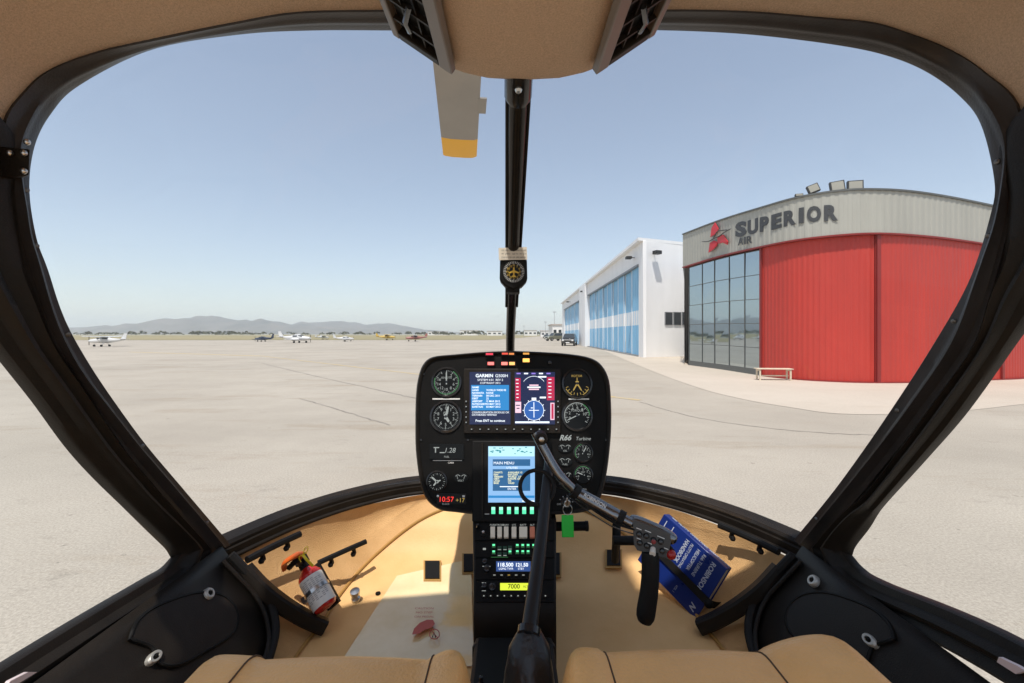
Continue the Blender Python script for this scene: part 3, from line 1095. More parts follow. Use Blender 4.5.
for k, ch in enumerate(('N', '3', '6', 'E', '12', '15', 'S', '21', '24', 'W', '30', '33')):
    q = math.pi / 2 - 2 * math.pi * k / 12
    c = f(6.3 * math.cos(q), 6.3 * math.sin(q) - 1.0, .004)
    mb.text(ch, c, (1, 0, 0), (0, 0, 1), 2.1 * YC / F, YEL, align='c')
mb.build('compass_card', ho)
mb = MB()
CARD = mat('correction_card', (0.72, 0.66, 0.55), 0.7)
mb.prism([P(a, c, YC - .004) for a, c in ((498.5, 248), (526.8, 247), (527.3, 259.5), (499, 260))], V((0, .004, 0)), CARD)
for k in range(3):
    for j in range(7):
        pc_.text(mb, random.choice(('N', '30', '060', 'E', '120', '150', 'S', '210', '240', 'W', '300')), 501.5 + j * 3.6, 251.5 + k * 3.5, 1.5, BLKM, .0055)
mb.build('correction_card', ho)
MB().box(P(513.8, 255, YC + .02), (.052, .03, .012), BLKM).build('compass_bracket', ho)
MB().box(P(513, 290, YC + .03), (.03, .05, .016), BLKM).build('compass_bracket', ho)

# headliner: from the frame back over the seats
hl = ol[:46][::-1]
k_l = min(range(NW), key=lambda i: (ol[i] - P(2, 126, .625)).length)
k_r = min(range(NW), key=lambda i: (orr[i] - P(1022, 113, .63)).length)
front = [p.copy() for p in ol[:k_l + 1][::-1]] + [ol[0].lerp(orr[0], t / 6) for t in range(1, 6)] + [p.copy() for p in orr[:k_r + 1]]
rows = []
NB = len(front)
for j in range(17):
    s = j / 16
    row = []
    for i, p in enumerate(front):
        u = i / (NB - 1) * 2 - 1
        x = p.x
        xe = max(-1, min(1, x / .715))
        bz = CZ + .30 + .27 * (1 - abs(xe) ** 3.2) ** .8
        bk = V((x * 1.01, -.12, bz))
        q = p.lerp(bk, s)
        q.z += .045 * math.sin(math.pi * s) * (1 - abs(xe) ** 4) + .012 * (1 - (1 - min(1, s * 5)) ** 2)
        row.append(q)
    rows.append(row)
# rounded front lip
lipr = [p + (CC - p).normalized() * -.01 for p in front]
MB().loft([[p + V((0, .012, .012)) for p in front]] + rows, HEAD).build('headliner', H, smooth=180, solid=.012)

# overhead console with two air vents
CO = V((.018, 0, CZ))


def cs(Y, z, hw_o, hw_i, zi, zo):
    rr_ = .014
    pts_ = [(-hw_o, zo + .13), (-hw_o - .004, zo), (-hw_o + .01, zo - .012), (-hw_i - .012, zi + .004), (-hw_i + .004, zi - .002), (-hw_i + .03, zi - .008), (0, zi - .011), (hw_i - .03, zi - .008), (hw_i - .004, zi - .002),
            (hw_i + .012, zi + .004), (hw_o - .01, zo - .012), (hw_o + .004, zo), (hw_o, zo + .13)]
    return [CO + V((a, Y, c)) for a, c in pts_]


mb = MB()
rows = [cs(-.12, 0, .20, .112, .42, .485)] + [cs(Y, 0, .19, .100, .405, .465) for Y in (.2, .45)] + [cs(.69, 0, .184, .096, .403, .462), cs(.705, 0, .18, .085, .409, .466), cs(.715, 0, .175, .07, .425, .48), cs(.718, 0, .17, .06, .46, .50)]
mb.loft(rows, HEAD)
mb.poly(rows[-1], HEAD)
mb.build('overhead_console', H, smooth=40)
VENTF = mat('vent_frame_grey', (0.14, 0.115, 0.095), 0.4)
for sd in (-1, 1):
    a0, a1 = CO + V((sd * .101, 0, .402)), CO + V((sd * .186, 0, .460))
    across = (a1 - a0).normalized()
    nrm = V((-across.z * -sd * -1, 0, 0))
    nrm = V((sd * across.z * 1, 0, -abs(across.x))).normalized()      # out and down
    al = V((0, 1, 0))
    L0, L1 = .30, .675
    w = (a1 - a0).length

    def vp(u, y, o):
        return a0 + across * (u * w) + V((0, y, 0)) + nrm * o
    mb = MB()
    # frame: four bars
    fr = [(-.02, .20), (.90, 1.02)]
    for u0, u1 in fr:
        mb.prism([vp(u0, L0, .004), vp(u1, L0, .004), vp(u1, L1, .004), vp(u0, L1, .004)], nrm * .012, VENTF)
    for y0, y1 in ((L0, L0 + .02), (L1 - .016, L1)):
        mb.prism([vp(.2, y0, .004), vp(.9, y0, .004), vp(.9, y1, .004), vp(.2, y1, .004)], nrm * .0115, BLK)
    vo = mb.build('air_vent', H, bevel=.002)
    mb = MB()
    mb.poly([vp(.2, L0, .0045), vp(.9, L0, .0045), vp(.9, L1, .0045), vp(.2, L1, .0045)], BLKM)
    for k in range(9):
        y = L0 + .05 + k * .04
        mb.prism([vp(.2, y, .006), vp(.9, y, .006), vp(.9, y + .004, .006), vp(.2, y + .004, .006)], nrm * .007, BLK)
    for u in (.42, .66):
        mb.prism([vp(u, L0 + .02, .006), vp(u + .03, L0 + .02, .006), vp(u + .03, L1 - .016, .006), vp(u, L1 - .016, .006)], nrm * .005, BLK)
    mb.build('grille', vo)
    mb = MB()
    yk = .60
    mb.tube([vp(.45, yk - .03, .016), vp(.55, yk, .022), vp(.60, yk + .03, .016)], .004, BLKG, 8)
    mb.build('vent_lever', vo)

# floor and carpeted side walls
SY = [-.6, 1.15, 1.29, 1.42, 1.50, 1.60]
SZ = [-.75, -.75, -.74, -.70, -.62, -.575]


def fz(Y):
    return interp(SY, SZ, Y)


def floor_pt(px, py, off=0.0):
    Y = 1.2
    k = (py - HY) / F
    lo, hi = .3, 1.62
    for _ in range(40):
        Y = (lo + hi) / 2
        if CZ - k * Y > CZ + fz(Y):
            lo = Y
        else:
            hi = Y
    return V(((px - CX) / F * Y, Y, CZ + fz(Y) + off))


SEAML = [(-.50, -.5, -.75), (-.50, .5, -.75), (-.50, 1.035, -.75), (-.49, 1.15, -.75), (-.485, 1.29, -.74), (-.43, 1.42, -.70), (-.30, 1.50, -.62), (-.15, 1.57, -.588), (0, 1.60, -.575)]
RIML = [(-.72, -.5, -.50), (-.70, .5, -.51), (-.70, 1.0, -.54), (-.70, 1.115, -.56), (-.615, 1.30, -.56), (-.495, 1.455, -.56), (-.318, 1.567, -.56), (-.16, 1.598, -.56), (0, 1.61, -.56)]
sl = spline([V((a, c, CZ + z)) for a, c, z in SEAML], 70)
rl = spline([V((a, c, CZ + z)) for a, c, z in RIML], 70)
mir = lambda L: [V((-p.x, p.y, p.z)) for p in L]
for S_, R_ in ((sl, rl), (mir(sl), mir(rl))):
    rows = []
    for a, c in zip(S_, R_):
        out_ = V((c.x, (c.y - .6), 0)).normalized()
        rows.append([a.lerp(c, t) + out_ * (.035 * math.sin(math.pi * t)) for t in [k / 8 for k in range(9)]])
    MB().loft(rows, CARPET).build('side_carpet', H, smooth=180)
    mb = MB().tube([p + V((0, 0, .004)) for p in S_], .0045, SEAM, 6)
    mb.build('seam_piping', H)
rows = [[V((lerp(a.x, -a.x, k / 12) * 1.01, a.y, a.z)) for k in range(13)] for a in sl[:-1]]
MB().loft(rows, FLOORM).build('cabin_floor', H, smooth=180)
# glossy heel sheet with a warning sticker
mb = MB()
cor = [(397, 577), (471, 560), (474, 668), (338, 668)]
rows = []
for i in range(15):
    v = i / 14
    rows.append([floor_pt(lerp(lerp(cor[0][0], cor[3][0], v), lerp(cor[1][0], cor[2][0], v), u / 14), lerp(lerp(cor[0][1], cor[3][1], v), lerp(cor[1][1], cor[2][1], v), u / 14), .004) for u in range(15)])
MB().loft(rows, HEEL).build('heel_sheet', H, smooth=180)
FPL = Plane(V((0, 1, CZ - .737)), V((0, 0, 1)))
STK = mat('faded_red_print', (0.50, 0.10, 0.08), 0.6)
mb = MB()
for k, t in enumerate(('CAUTION', 'NO STEP', 'ON PEDAL')):
    FPL.text(mb, t, 424, 609.5 + k * 4.2, 2.9, STK, .001, align='c')
shoe = [(412, 635), (414, 629), (420, 623), (427, 620), (433, 620), (435, 624), (432, 628), (425, 630), (419, 634)]
mb.add([FPL.pt(a, c, .001) for a, c in shoe], [tuple(range(len(shoe)))], STK)
pp = [FPL.pt(434.5 + 5 * math.cos(q), 635 + 5 * math.sin(q), .002) for q in [2 * math.pi * k / 20 for k in range(20)]]
mb.tube(pp, .0011, STK, 5, closed=True)
mb.tube([FPL.pt(431.3, 631.3, .002), FPL.pt(437.7, 638.7, .002)], .001, STK, 5)
mb.tube([FPL.pt(432.5, 638, .002), FPL.pt(434, 633, .002), FPL.pt(435.5, 638, .002)], .0012, BLKM, 5)
mb.build('warning_sticker', H, smooth=0)
# pedal slots in the floor
for x0, y0, x1, y1 in ((425, 563, 440, 581), (463.5, 556, 474, 574), (551, 555, 560, 577), (606.5, 552, 620.5, 568)):
    mb = MB()
    q = lambda e, o: [floor_pt(a, c, o) for a, c in ((x0 - e, y0 - e), (x0 - e, y1 + e), (x1 + e, y1 + e), (x1 + e, y0 - e))]
    mb.prism(q(1.3, .001), V((0, -.003, .005)), SEAM)
    mb.prism(q(-.3, .004), V((0, -.004, .006)), BLKM)
    mb.build('pedal_slot', H)
# floor fittings
c = floor_pt(356, 600)
MB().lathe(c, (0, -.3, 1), [(0, .012), (.008, .012), (.012, .006), (.02, .006), (.022, .013), (.032, .013), (.034, .004)], STEEL, 16).build('floor_knob', H)
for a, c in ((378, 594), (681, 655)):
    c = floor_pt(a, c)
    MB().lathe(c, (0, 0, 1), [(0, .007), (.004, .007), (.005, .003)], BLKM, 10).build('floor_bolt', H)

# curved formers between the door and the footwell
FORM = [(243, 570, 1.075), (262, 590, 1.075), (284, 607, 1.09), (306, 620, 1.11), (325, 628, 1.125)]
for sd in (-1, 1):
    fpts = spline([P(a if sd < 0 else 1024 - a, c, Y) for a, c, Y in FORM], 20)
    rows = []
    for i, p in enumerate(fpts):
        t = (fpts[min(i + 1, 19)] - fpts[max(i - 1, 0)]).normalized()
        n = t.cross(V((0, -1, .5))).normalized()
        n = n if n.z > 0 else -n
        o2 = t.cross(n).normalized()
        o2 = o2 if o2.y < 0 else -o2
        w = .017
        rows.append([p + n * a + o2 * c for a, c in ((w, -.02), (w, .006), (w * .7, .012), (-w * .7, .012), (-w, .006), (-w, -.02))])
    MB().loft(rows, BLK, cu=True, cap=True).build('door_former', H)

# doors: framed window over a lower panel
DOORG = pane_mat('clear_door_glass', (0.97, 0.98, 0.98), .2, .01)
DIN = {-1: [(177, 555), (172, 547), (164, 539), (128, 505), (80, 455), (38, 400), (0, 352), (-35, 305), (-75, 240), (-130, 150), (-210, 60)],
       1: [(846, 553), (849, 545), (858, 533), (880, 507), (918, 464), (959, 416), (1006, 350), (1040, 300), (1080, 235), (1140, 150), (1220, 60)]}
DOUT = {-1: [(205, 553), (198, 545), (188, 534), (151, 492), (119, 455), (74, 387), (46, 345), (27, 300), (12, 255), (3, 190), (-2, 122)],
        1: [(819, 551), (826, 543), (836, 531), (870, 492), (905, 450), (944, 398), (981, 346), (1002, 290), (1013, 255), (1020, 195), (1026, 112)]}
for sd in (-1, 1):
    D = empty('door', (0, 0, 0))
    D.parent = H
    XD = .722
    sz = {-1: (-.475, -.47), 1: (-.447, -.436)}[sd]

    def dp(px, py, X=XD):
        Y = X * F / abs(CX - px)
        return V((sd * X, Y, CZ - (py - HY) / F * Y))
    inn_ = [dp(*p) for p in DIN[sd]]
    ou_ = [dp(p[0], p[1], .716) for p in DOUT[sd]]
    yz_in = [(.30, .33), (0, .36), (-.45, .35), (-.5, .2), (-.5, -.38), (-.42, sz[1] - .0), (.30, sz[1]), (.633, sz[1]), (.88, -.484), (.94, -.487)]
    yz_ou = [(.38, .43), (0, .46), (-.55, .46), (-.6, .2), (-.6, -.5), (-.5, sz[1] - .055), (.30, sz[1] - .055), (.633, sz[1] - .06), (.91, -.545), (1.01, -.555)]
    inn_ += [V((sd * XD, y, CZ + z)) for y, z in yz_in]
    ou_ += [V((sd * .716, y, CZ + z)) for y, z in yz_ou]
    IN, OU = spline(inn_ + [inn_[0]], 161)[:-1], spline(ou_ + [ou_[0]], 161)[:-1]
    mb = MB()
    strip(mb, IN, OU, [(0, -.014), (0, .002), (.05, .008), (.28, .012), (.36, .022), (.44, .026), (.56, .024), (.64, .014), (.72, .016), (.90, .022), (1.0, .018), (1.0, -.014)], BLK, closed=True)
    mb.build('door_frame', D, smooth=45)
    mb = MB()
    mb.poly([p + V((sd * .004, 0, 0)) for p in IN], DOORG)
    mb.build('door_window', D, smooth=0)
    DPL = Plane(V((sd * .70, 0, CZ - .48)), V((-sd * 1, 0, .7)))
    fe = [(229, 556), (246, 574), (262, 592), (271, 613), (273, 636), (264, 668), (252, 705)]
    fe = spline([DPL.pt(a if sd < 0 else 1024 - a, c) for a, c in fe], 30)
    rows = []
    for p in fe:
        back_ = V((0, 0, 0))
        rows.append([V((p.x, lerp(p.y, -.55, t), p.z)) for t in (0, .1, .25, .5, 1)])
    top_ = [V((sd * .686, lerp(fe[0].y, -.55, t), CZ - .50)) for t in (0, .1, .25, .5, 1)]
    mb = MB().loft([top_] + rows, BLK)
    mb.build('door_panel', D, smooth=40, solid=-.01)
    mb = MB().tube([p + DPL.n * .004 for p in fe], .011, RUB, 10)
    mb.tube([p + DPL.n * .006 + V((0, -.03, 0)) for p in fe], .005, BLK, 8)
    mb.build('door_seal', D)
    # recessed pocket outline and its two catches
    out_ = [(128, 640), (136, 622), (156, 607), (195, 594), (222, 597), (236, 613), (232, 634), (205, 652), (178, 666), (158, 664), (150, 648)]
    q = [DPL.pt(a if sd < 0 else 1024 - a, c, .003) for a, c in out_]
    q = spline(q + [q[0]], 60)[:-1]
    mb = MB().tube(q, .0035, BLKM, 6, closed=True)
    mb.add([p + DPL.n * .0015 for p in q], [tuple(range(len(q)))], BLK)
    mb.build('door_pocket', D, smooth=60)
    for a, c, ov in ((207, 595, 1.0), (152, 659, 1.45)):
        if sd > 0:
            a, c = (815, 582) if ov == 1 else (872, 642)
        cpt = DPL.pt(a, c)
        f = DPL.loc(a, c)
        rows = []
        for rad, o in ((6.6, 0), (6.4, .007), (5.2, .010), (3.2, .010), (2.6, .006), (0.2, .006)):
            rows.append([f(rad * math.cos(t) * (.9 if ov == 1 else .8), rad * ov * math.sin(t) * .9, o) for t in [2 * math.pi * k / 18 for k in range(18)]])
        mb = MB().loft(rows, STEEL if False else mat('dull_zinc', (0.50, 0.48, 0.43), 0.45, metal=.5), cu=True, cap=True)
        mb.box(f(0, 0, .008), (.006, .006, .006), BLKM)
        mb.build('door_catch', D)
    mb = MB()
    pr = [(6, 681), (24, 672), (33, 672), (15, 683), (0, 690)] if sd < 0 else [(1003, 657), (1022, 666), (1030, 671), (1020, 674), (1001, 662)]
    LATCH = mat('pale_latch_plastic', (0.74, 0.60, 0.58), 0.35)
    q = [dp(a, c, .683) for a, c in pr]
    mb.prism(q, V((-sd * .006, 0, 0)), LATCH)
    mb.build('window_latch', D)

# demister bars along the carpet below the sill
for pts_, r_ in (([(247, 560, 1.10), (274, 546, 1.17), (300, 534, 1.24)], .009), ([(318, 563, 1.25), (342, 552, 1.29), (366, 541.5, 1.34)], .0075), ([(719, 525, 1.27), (750, 538, 1.2), (779, 552, 1.13)], .009)):
    q = [P(*p) for p in pts_]
    mb = MB().tube(spline(q, 10), r_, BLKM, 8)
    for t in (.25, .72):
        c = q[0].lerp(q[-1], t)
        mb.cyl(c, c + V((0, .01, -.022)), .006, BLKM, n=8)
        mb.ball(c + V((0, 0, -.02)), .008, BLKM, 8)
    mb.build('demister_bar', H)

# ------------------------------------------------------------------ instrument panel
IP = Plane(V((0, 1.15, CZ - .25)), V((0, -.97, .2)))
outl = [(511, 351), (540, 352), (568, 354), (590, 358), (602, 366), (609, 381), (611, 405), (611, 430), (609, 455), (606, 476), (602, 493), (596, 505), (587, 511), (565, 514), (535, 515), (500, 515),
        (474, 514), (455, 512), (441, 510), (430, 503), (423, 492), (419, 475), (416, 450), (415.5, 425), (416, 398), (418, 380), (423, 365), (433, 357), (455, 354.5), (485, 352)]
q = [IP.pt(a, c) for a, c in outl]
q = spline(q + [q[0]], 121)[:-1]
cen = sum(q, V()) / len(q)
rows = [[cen.lerp(p, k) + IP.n * o for p in q] for k, o in ((.955, -.002), (.962, .004), (.985, .007), (1.0, .002), (1.0, -.05), (.93, -.15), (.80, -.21))]
mb = MB().loft(rows, BLK, cu=True)
mb.poly(rows[-1], BLK)
PN = mb.build('instrument_panel', H, smooth=50)
mb = MB().poly([cen.lerp(p, .96) for p in q], PANEL)
mb.build('panel_face', PN, smooth=0)


def arc(mb, f, r, a0, a1, w, m, off, n=24):
    rows = []
    for k in range(n + 1):
        a = math.radians(a0 + (a1 - a0) * k / n)
        rows.append([f((r - w) * math.cos(a), (r - w) * math.sin(a), off), f(r * math.cos(a), r * math.sin(a), off)])
    mb.loft(rows, m)


def gauge(px, py, r, ticks=36, a0=0, a1=360, arcs=(), needles=(), nums=(), lum=LUM_W, name='gauge', txt=None):
    f = IP.loc(px, py)
    mb = MB()
    C = [2 * math.pi * k / 32 for k in range(32)]
    rows = [[f(rr * math.cos(a), rr * math.sin(a), o) for a in C] for rr, o in ((r * 1.22, 0.0005), (r * 1.20, .004), (r * 1.06, .005), (r * 1.0, .0015), (.01, .0015))]
    mb.loft(rows[:4], BLKG, cu=True)
    mb.loft(rows[3:], GFACE, cu=True)
    for k in range(ticks + 1):
        a = math.radians(a0 + (a1 - a0) * k / ticks)
        big = k % max(1, ticks // 9) == 0
        l, w = (r * .20, r * .020) if big else (r * .10, r * .011)
        t = (-math.sin(a), math.cos(a))
        mb.poly([f(math.cos(a) * rr + t[0] * e, math.sin(a) * rr + t[1] * e, .0022) for rr, e in ((r * .93 - l, -w), (r * .93, -w), (r * .93, w), (r * .93 - l, w))], lum)
    for (b0, b1, m) in arcs:
        arc(mb, f, r * .99, b0, b1, r * .05, m, .0024)
    for ang, l, w, m in needles:
        a = math.radians(ang)
        d, t = (math.cos(a), math.sin(a)), (-math.sin(a), math.cos(a))
        pts_ = [f(d[0] * r * x + t[0] * r * y, d[1] * r * x + t[1] * r * y, .0034) for x, y in ((-.2, -w), (l * .8, -w), (l, 0), (l * .8, w), (-.2, w))]
        mb.add(pts_, [(0, 1, 2, 3, 4)], m)
    mb.add([f(r * .10 * math.cos(a), r * .10 * math.sin(a), .004) for a in C], [tuple(range(32))], BLKG)
    for ang, s_ in nums:
        a = math.radians(ang)
        c = f(r * .60 * math.cos(a), r * .60 * math.sin(a) - r * .10, .0024)
        mb.text(s_, c, IP.ux, IP.uy, r * .22 * c.y / F, lum, align='c')
    if txt:
        for t_, dy in txt:
            c = f(0, dy * r, .0024)
            mb.text(t_, c, IP.ux, IP.uy, r * .17 * c.y / F, lum, align='c')
    return mb.build(name, PN, smooth=40)


gauge(446.6, 382, 12.6, 40, 90, -240, ((60, -30, LUM_GD), (-30, -200, LUM_GD)), ((92, .85, .05, LUM_W),), [(90 - k * 36, str(k * 2)) for k in range(1, 9)], LUM_W, txt=(('KNOTS', .25),))
gauge(446, 416.5, 13.4, 50, 90, -270, (), ((78, .82, .08, LUM_W), (300, .5, .09, LUM_W)), [(90 - k * 36, str(k)) for k in range(10)], LUM_W, txt=(('ALT', .2),))
gauge(577, 383.5, 12.8, 8, 200, 340, ((205, 245, LUM_Y), (295, 335, LUM_Y)), ((240, .7, .05, LUM_Y), (300, .7, .05, LUM_Y), (90, .5, .03, LUM_Y)), (), LUM_Y, txt=(('ROTOR', .5),))
gauge(577, 415.5, 13.0, 30, 215, -35, ((215, 60, LUM_W), (60, 0, LUM_GD)), ((205, .9, .035, LUM_W),), [(200 - k * 38, str(k * 2)) for k in range(6)], LUM_W, txt=(('TORQUE', .3), ('%', .0)))
gauge(437, 481.5, 8.8, 24, 0, 360, (), ((140, .85, .09, LUM_W), (230, .6, .08, LUM_W), (20, .5, .07, LUM_W)), (), LUM_W)
gauge(583, 452.5, 8.2, 20, 220, -40, ((220, 100, LUM_GD),), ((60, .8, .05, LUM_W),), [(200 - k * 55, str(k)) for k in range(5)], LUM_W, txt=(('N1', .2),))
gauge(583, 474.5, 8.2, 20, 220, -40, ((180, 40, LUM_GD),), ((160, .8, .05, LUM_W),), [(200 - k * 55, str(k)) for k in range(5)], LUM_W, txt=(('MGT', .2),))
# small edge-lit twin gauges
for px, py, t_ in ((461, 477.5, 'VOLT'), (565, 447.8, 'OIL'), (565, 461.3, 'FUEL'), (565.5, 475.5, 'AMP')):
    f = IP.loc(px, py)
    mb = MB()
    ring = [f(7.2 * math.cos(a), 4.4 * math.sin(a), .0005) for a in [2 * math.pi * k / 28 for k in range(28)]]
    mb.prism(ring, IP.n * .003, GFACE)
    for s_ in (-1, 1):
        g_ = lambda dx, dy, o, s_=s_: f(dx + s_ * 3.0, dy, o)
        arc(mb, g_, 2.9, 30, 150, .45, LUM_W, .0042, 10)
        mb.poly([g_(-.2, -1.2, .0044), g_(.2, -1.2, .0044), g_(s_ * .9 + .2, 1.8, .0044), g_(s_ * .9 - .2, 1.8, .0044)], LUM_W)
    c = f(0, -3.6, .0042)
    mb.text(t_, c, IP.ux, IP.uy, 1.7 * c.y / F, LUM_W, align='c')
    mb.build('small_gauge', PN, smooth=40)
# clock / fuel display and red clock digits
mb = MB()
IP.rect(mb, 430, 444, 464, 459, GFACE, .0005, .004)
for a, c, e, d_ in ((434, 447, 439.5, 448), (435.3, 447, 436.4, 452.5), (440, 452, 445, 453)):
    IP.rect(mb, a, c, e, d_, LUM_W, .005)
IP.text(mb, '1.28', 445.5, 452.5, 4.6, LUM_W, .005, slant=.2)
IP.text(mb, 'FUEL', 447, 457.5, 1.7, LUM_W, .005, align='c')
IP.rect(mb, 433, 460.2, 462, 460.8, WHT, .001)
mb.build('fuel_display', PN, smooth=0)
mb = MB()
IP.rect(mb, 437, 493.5, 466, 504, GFACE, .0005, .003)
IP.text(mb, '10:57', 440, 501.5, 4.8, LUM_R, .004)
IP.text(mb, '+17', 456, 502, 4.0, LUM_Y, .004)
IP.text(mb, 'CLOCK', 446, 504.5, 1.5, WHT, .004, align='c')
IP.rect(mb, 462.5, 495, 465, 497, WHT, .004)
mb.build('digital_clock', PN, smooth=0)
# placards
mb = MB()
for x0, x1, y in ((432.5, 460, 398.9), (568.5, 589, 399)):
    IP.rect(mb, x0, y - .6, x1, y + .7, WHT, .001)
IP.text(mb, 'R66', 559.5, 440.2, 5.0, LUM_W, .001, bold=.03, slant=.35)
IP.text(mb, 'Turbine', 575.5, 440.2, 3.3, LUM_W, .001, slant=.25)
IP.text(mb, 'VNE', 441, 432, 1.8, WHT, .001)
IP.text(mb, 'CARB', 448, 463.5, 1.6, WHT, .001)
IP.text(mb, 'MASTER', 577.5, 490.2, 1.8, WHT, .001)
mb.build('placard', PN, smooth=0)
# warning lights
for k, (px, py, w, h, col, s_) in enumerate(((489.6, 354.6, 7, 1.9, (1, .05, .10), 1.1), (505, 354.2, 6, 1.8, (1, .10, .06), 1.0), (511.5, 354.4, 5, 1.8, (1, .32, .08), 1.0), (526, 354.2, 6, 1.8, (1, .45, .08), 1.0),
                              (491, 364, 6.2, 3, (1, .16, .14), 2.2), (504.5, 364, 6, 3, (1, .20, .16), 2.0), (512, 364, 5.5, 3, (1, .42, .12), 2.0), (526, 360.8, 6.6, 3.6, (1, .46, .10), 2.1))):
    mb = MB()
    IP.rect(mb, px - w / 2 - .8, py - h / 2 - .7, px + w / 2 + .8, py + h / 2 + .7, BLKM, .0035, .009)
    IP.rect(mb, px - w / 2, py - h / 2, px + w / 2, py + h / 2, glow('warning_glow_%d' % k, col, s_ * .75), .0095)
    mb.build('warning_light', PN, smooth=0)
mb = MB()
f = IP.loc(549.5, 363)
mb.lathe(f(0, 0, .001), IP.n, [(0, .006), (.006, .005), (.008, .002)], BLKG, 12)
mb.build('panel_button', PN)
# twin flight displays
SB = glow('screen_navy', (0.003, 0.008, 0.05), 1.0)
SBL = glow('screen_blue', (0.012, 0.20, 0.50), 1.0)
SBM = glow('screen_mid_blue', (0.02, 0.10, 0.36), 1.0)
SW = glow('screen_white', (0.85, 0.92, 1.0), 1.1)
SR = glow('screen_magenta_red', (0.48, 0.01, 0.06), 0.9)
SP = glow('screen_pink', (0.95, 0.62, 0.75), 0.9)
SV = glow('screen_violet', (0.30, 0.20, 0.75), 0.9)
mb = MB()
IP.rect(mb, 464, 369, 560.5, 433.5, BLK, .001, .010)
FD = mb.build('flight_display', PN, bevel=.002)
mb = MB()
IP.rect(mb, 470, 372.5, 510.6, 424.5, SB, .0115)
o = .0122
IP.text(mb, 'GARMIN', 490 - 14, 377.7, 3.2, SW, o, bold=.02)
IP.text(mb, 'G500H', 495.5, 377.7, 3.0, SW, o)
IP.text(mb, 'SYSTEM 4.01  REV 2', 490.5, 381.4, 2.1, SW, o, align='c')
IP.text(mb, 'COPYRIGHT 2012', 490.5, 384.3, 1.8, SW, o, align='c')
IP.rect(mb, 471.5, 385.4, 509, 410.6, SBL, .0119)
rowt = (('NAME', ''), ('LAND', 'WORLD WIDE 03'), ('NAVDATA', 'NONE'), ('TERRAIN', '08 DEC 2011'), ('OBST', '22'), ('AIRPORT', '12 MAR 2012'), ('FLITECHART', '03 MAY 2012'), ('SAFETAXI', '03 MAY 2012'))
for k, (a, c) in enumerate(rowt):
    y = 388.6 + k * 2.75
    IP.text(mb, a, 472.5, y, 1.75, SW, o, bold=.02)
    if c:
        IP.text(mb, c, 486.5, y, 1.75, SW, o, bold=.015)
IP.text(mb, 'CONFIGURATION MODULE OK', 472.5, 413.4, 1.8, SW, o)
IP.text(mb, 'DATABASES VERIFIED', 472.5, 415.8, 1.8, SW, o)
IP.text(mb, 'Press ENT to continue', 490.5, 421.8, 2.2, SW, o, align='c', bold=.015)
mb.build('left_screen', FD, smooth=0)
mb = MB()
IP.rect(mb, 514.6, 372.5, 554.5, 424.5, SB, .0115)
# sky and ground halves with tapes, rose and pitch ladder
IP.rect(mb, 515.2, 378.5, 520.5, 401, SR, .0119)
IP.rect(mb, 546.5, 377.5, 554, 400.5, SR, .0119)
IP.rect(mb, 550, 403, 554, 420, SP, .0119)
IP.rect(mb, 551, 404, 553.2, 419, SR, .0121)
IP.rect(mb, 515.2, 402, 521, 413, SP, .0119)
for k in range(6):
    IP.rect(mb, 515.8 + k * .1, 380 + k * 3.5, 518.5, 380.7 + k * 3.5, SW, o)
    IP.rect(mb, 548, 379.5 + k * 3.5, 551, 380.2 + k * 3.5, SW, o)
IP.rect(mb, 515.8, 405, 520, 406, SB, o)
IP.rect(mb, 516.5, 408, 519.5, 409, SB, o)
for k in range(5):
    IP.rect(mb, 516.5 + k * 7.4, 373.4, 520.5 + k * 7.4, 374.7, SW if k % 2 else SV, o)
f = IP.loc(533.7, 410.5)
C = [2 * math.pi * k / 40 for k in range(40)]
mb.add([f(9.6 * math.cos(a), 9.6 * math.sin(a), .0118) for a in C], [tuple(range(40))], SBM)
arc(mb, f, 9.9, 0, 360, .45, SW, .0121, 40)
for k in range(12):
    a = math.radians(k * 30)
    mb.poly([f(math.cos(a + e) * r_, math.sin(a + e) * r_, o) for r_, e in ((9.6, -.03), (11.2, -.03), (11.2, .03), (9.6, .03))], SW)
for a, c, e, d_ in ((-.35, -7, .35, 8), (-5, -.3, 5, .3), (-3, 2, -1, 2.8)):
    mb.poly([f(a, c, o), f(e, c, o), f(e, d_, o), f(a, d_, o)], SW)
IP.rect(mb, 531.5, 398, 536, 400.3, SW, o)
IP.rect(mb, 539.5, 397, 545.5, 398.6, SW, o)
IP.rect(mb, 515.2, 421.5, 549, 423.2, SW, .0119)
f2 = IP.loc(533.7, 389)
arc(mb, f2, 12.5, 35, 145, .4, SW, o, 24)
for k, w in enumerate((9, 13, 10)):
    IP.rect(mb, 533.7 - w / 2, 385 + k * 2, 533.7 + w / 2, 386.3 + k * 2, SP if k != 1 else SW, o)
IP.rect(mb, 538, 376.6, 546, 378, SW, o)
mb.build('right_screen', FD, smooth=0)
mb = MB()
for k in range(5):
    for x in (466.5, 557.5):
        f = IP.loc(x, 402 + k * 5.2)
        mb.lathe(f(0, 0, .009), IP.n, [(0, .0028), (.003, .0026), (.0032, .001)], BLKG, 8)
        IP.rect(mb, x - .5, 401 + k * 5.2, x + .6, 402 + k * 5.2, LUM_W, .0125)
for k in range(11):
    x = 472 + k * 8.4
    f = IP.loc(x, 429.2)
    mb.lathe(f(0, 0, .009), IP.n, [(0, .004), (.003, .0036), (.0032, .001)], BLKM, 8)
    IP.rect(mb, x - .7, 428.7, x + .7, 429.6, LUM_W, .0125)
mb.build('display_keys', FD)
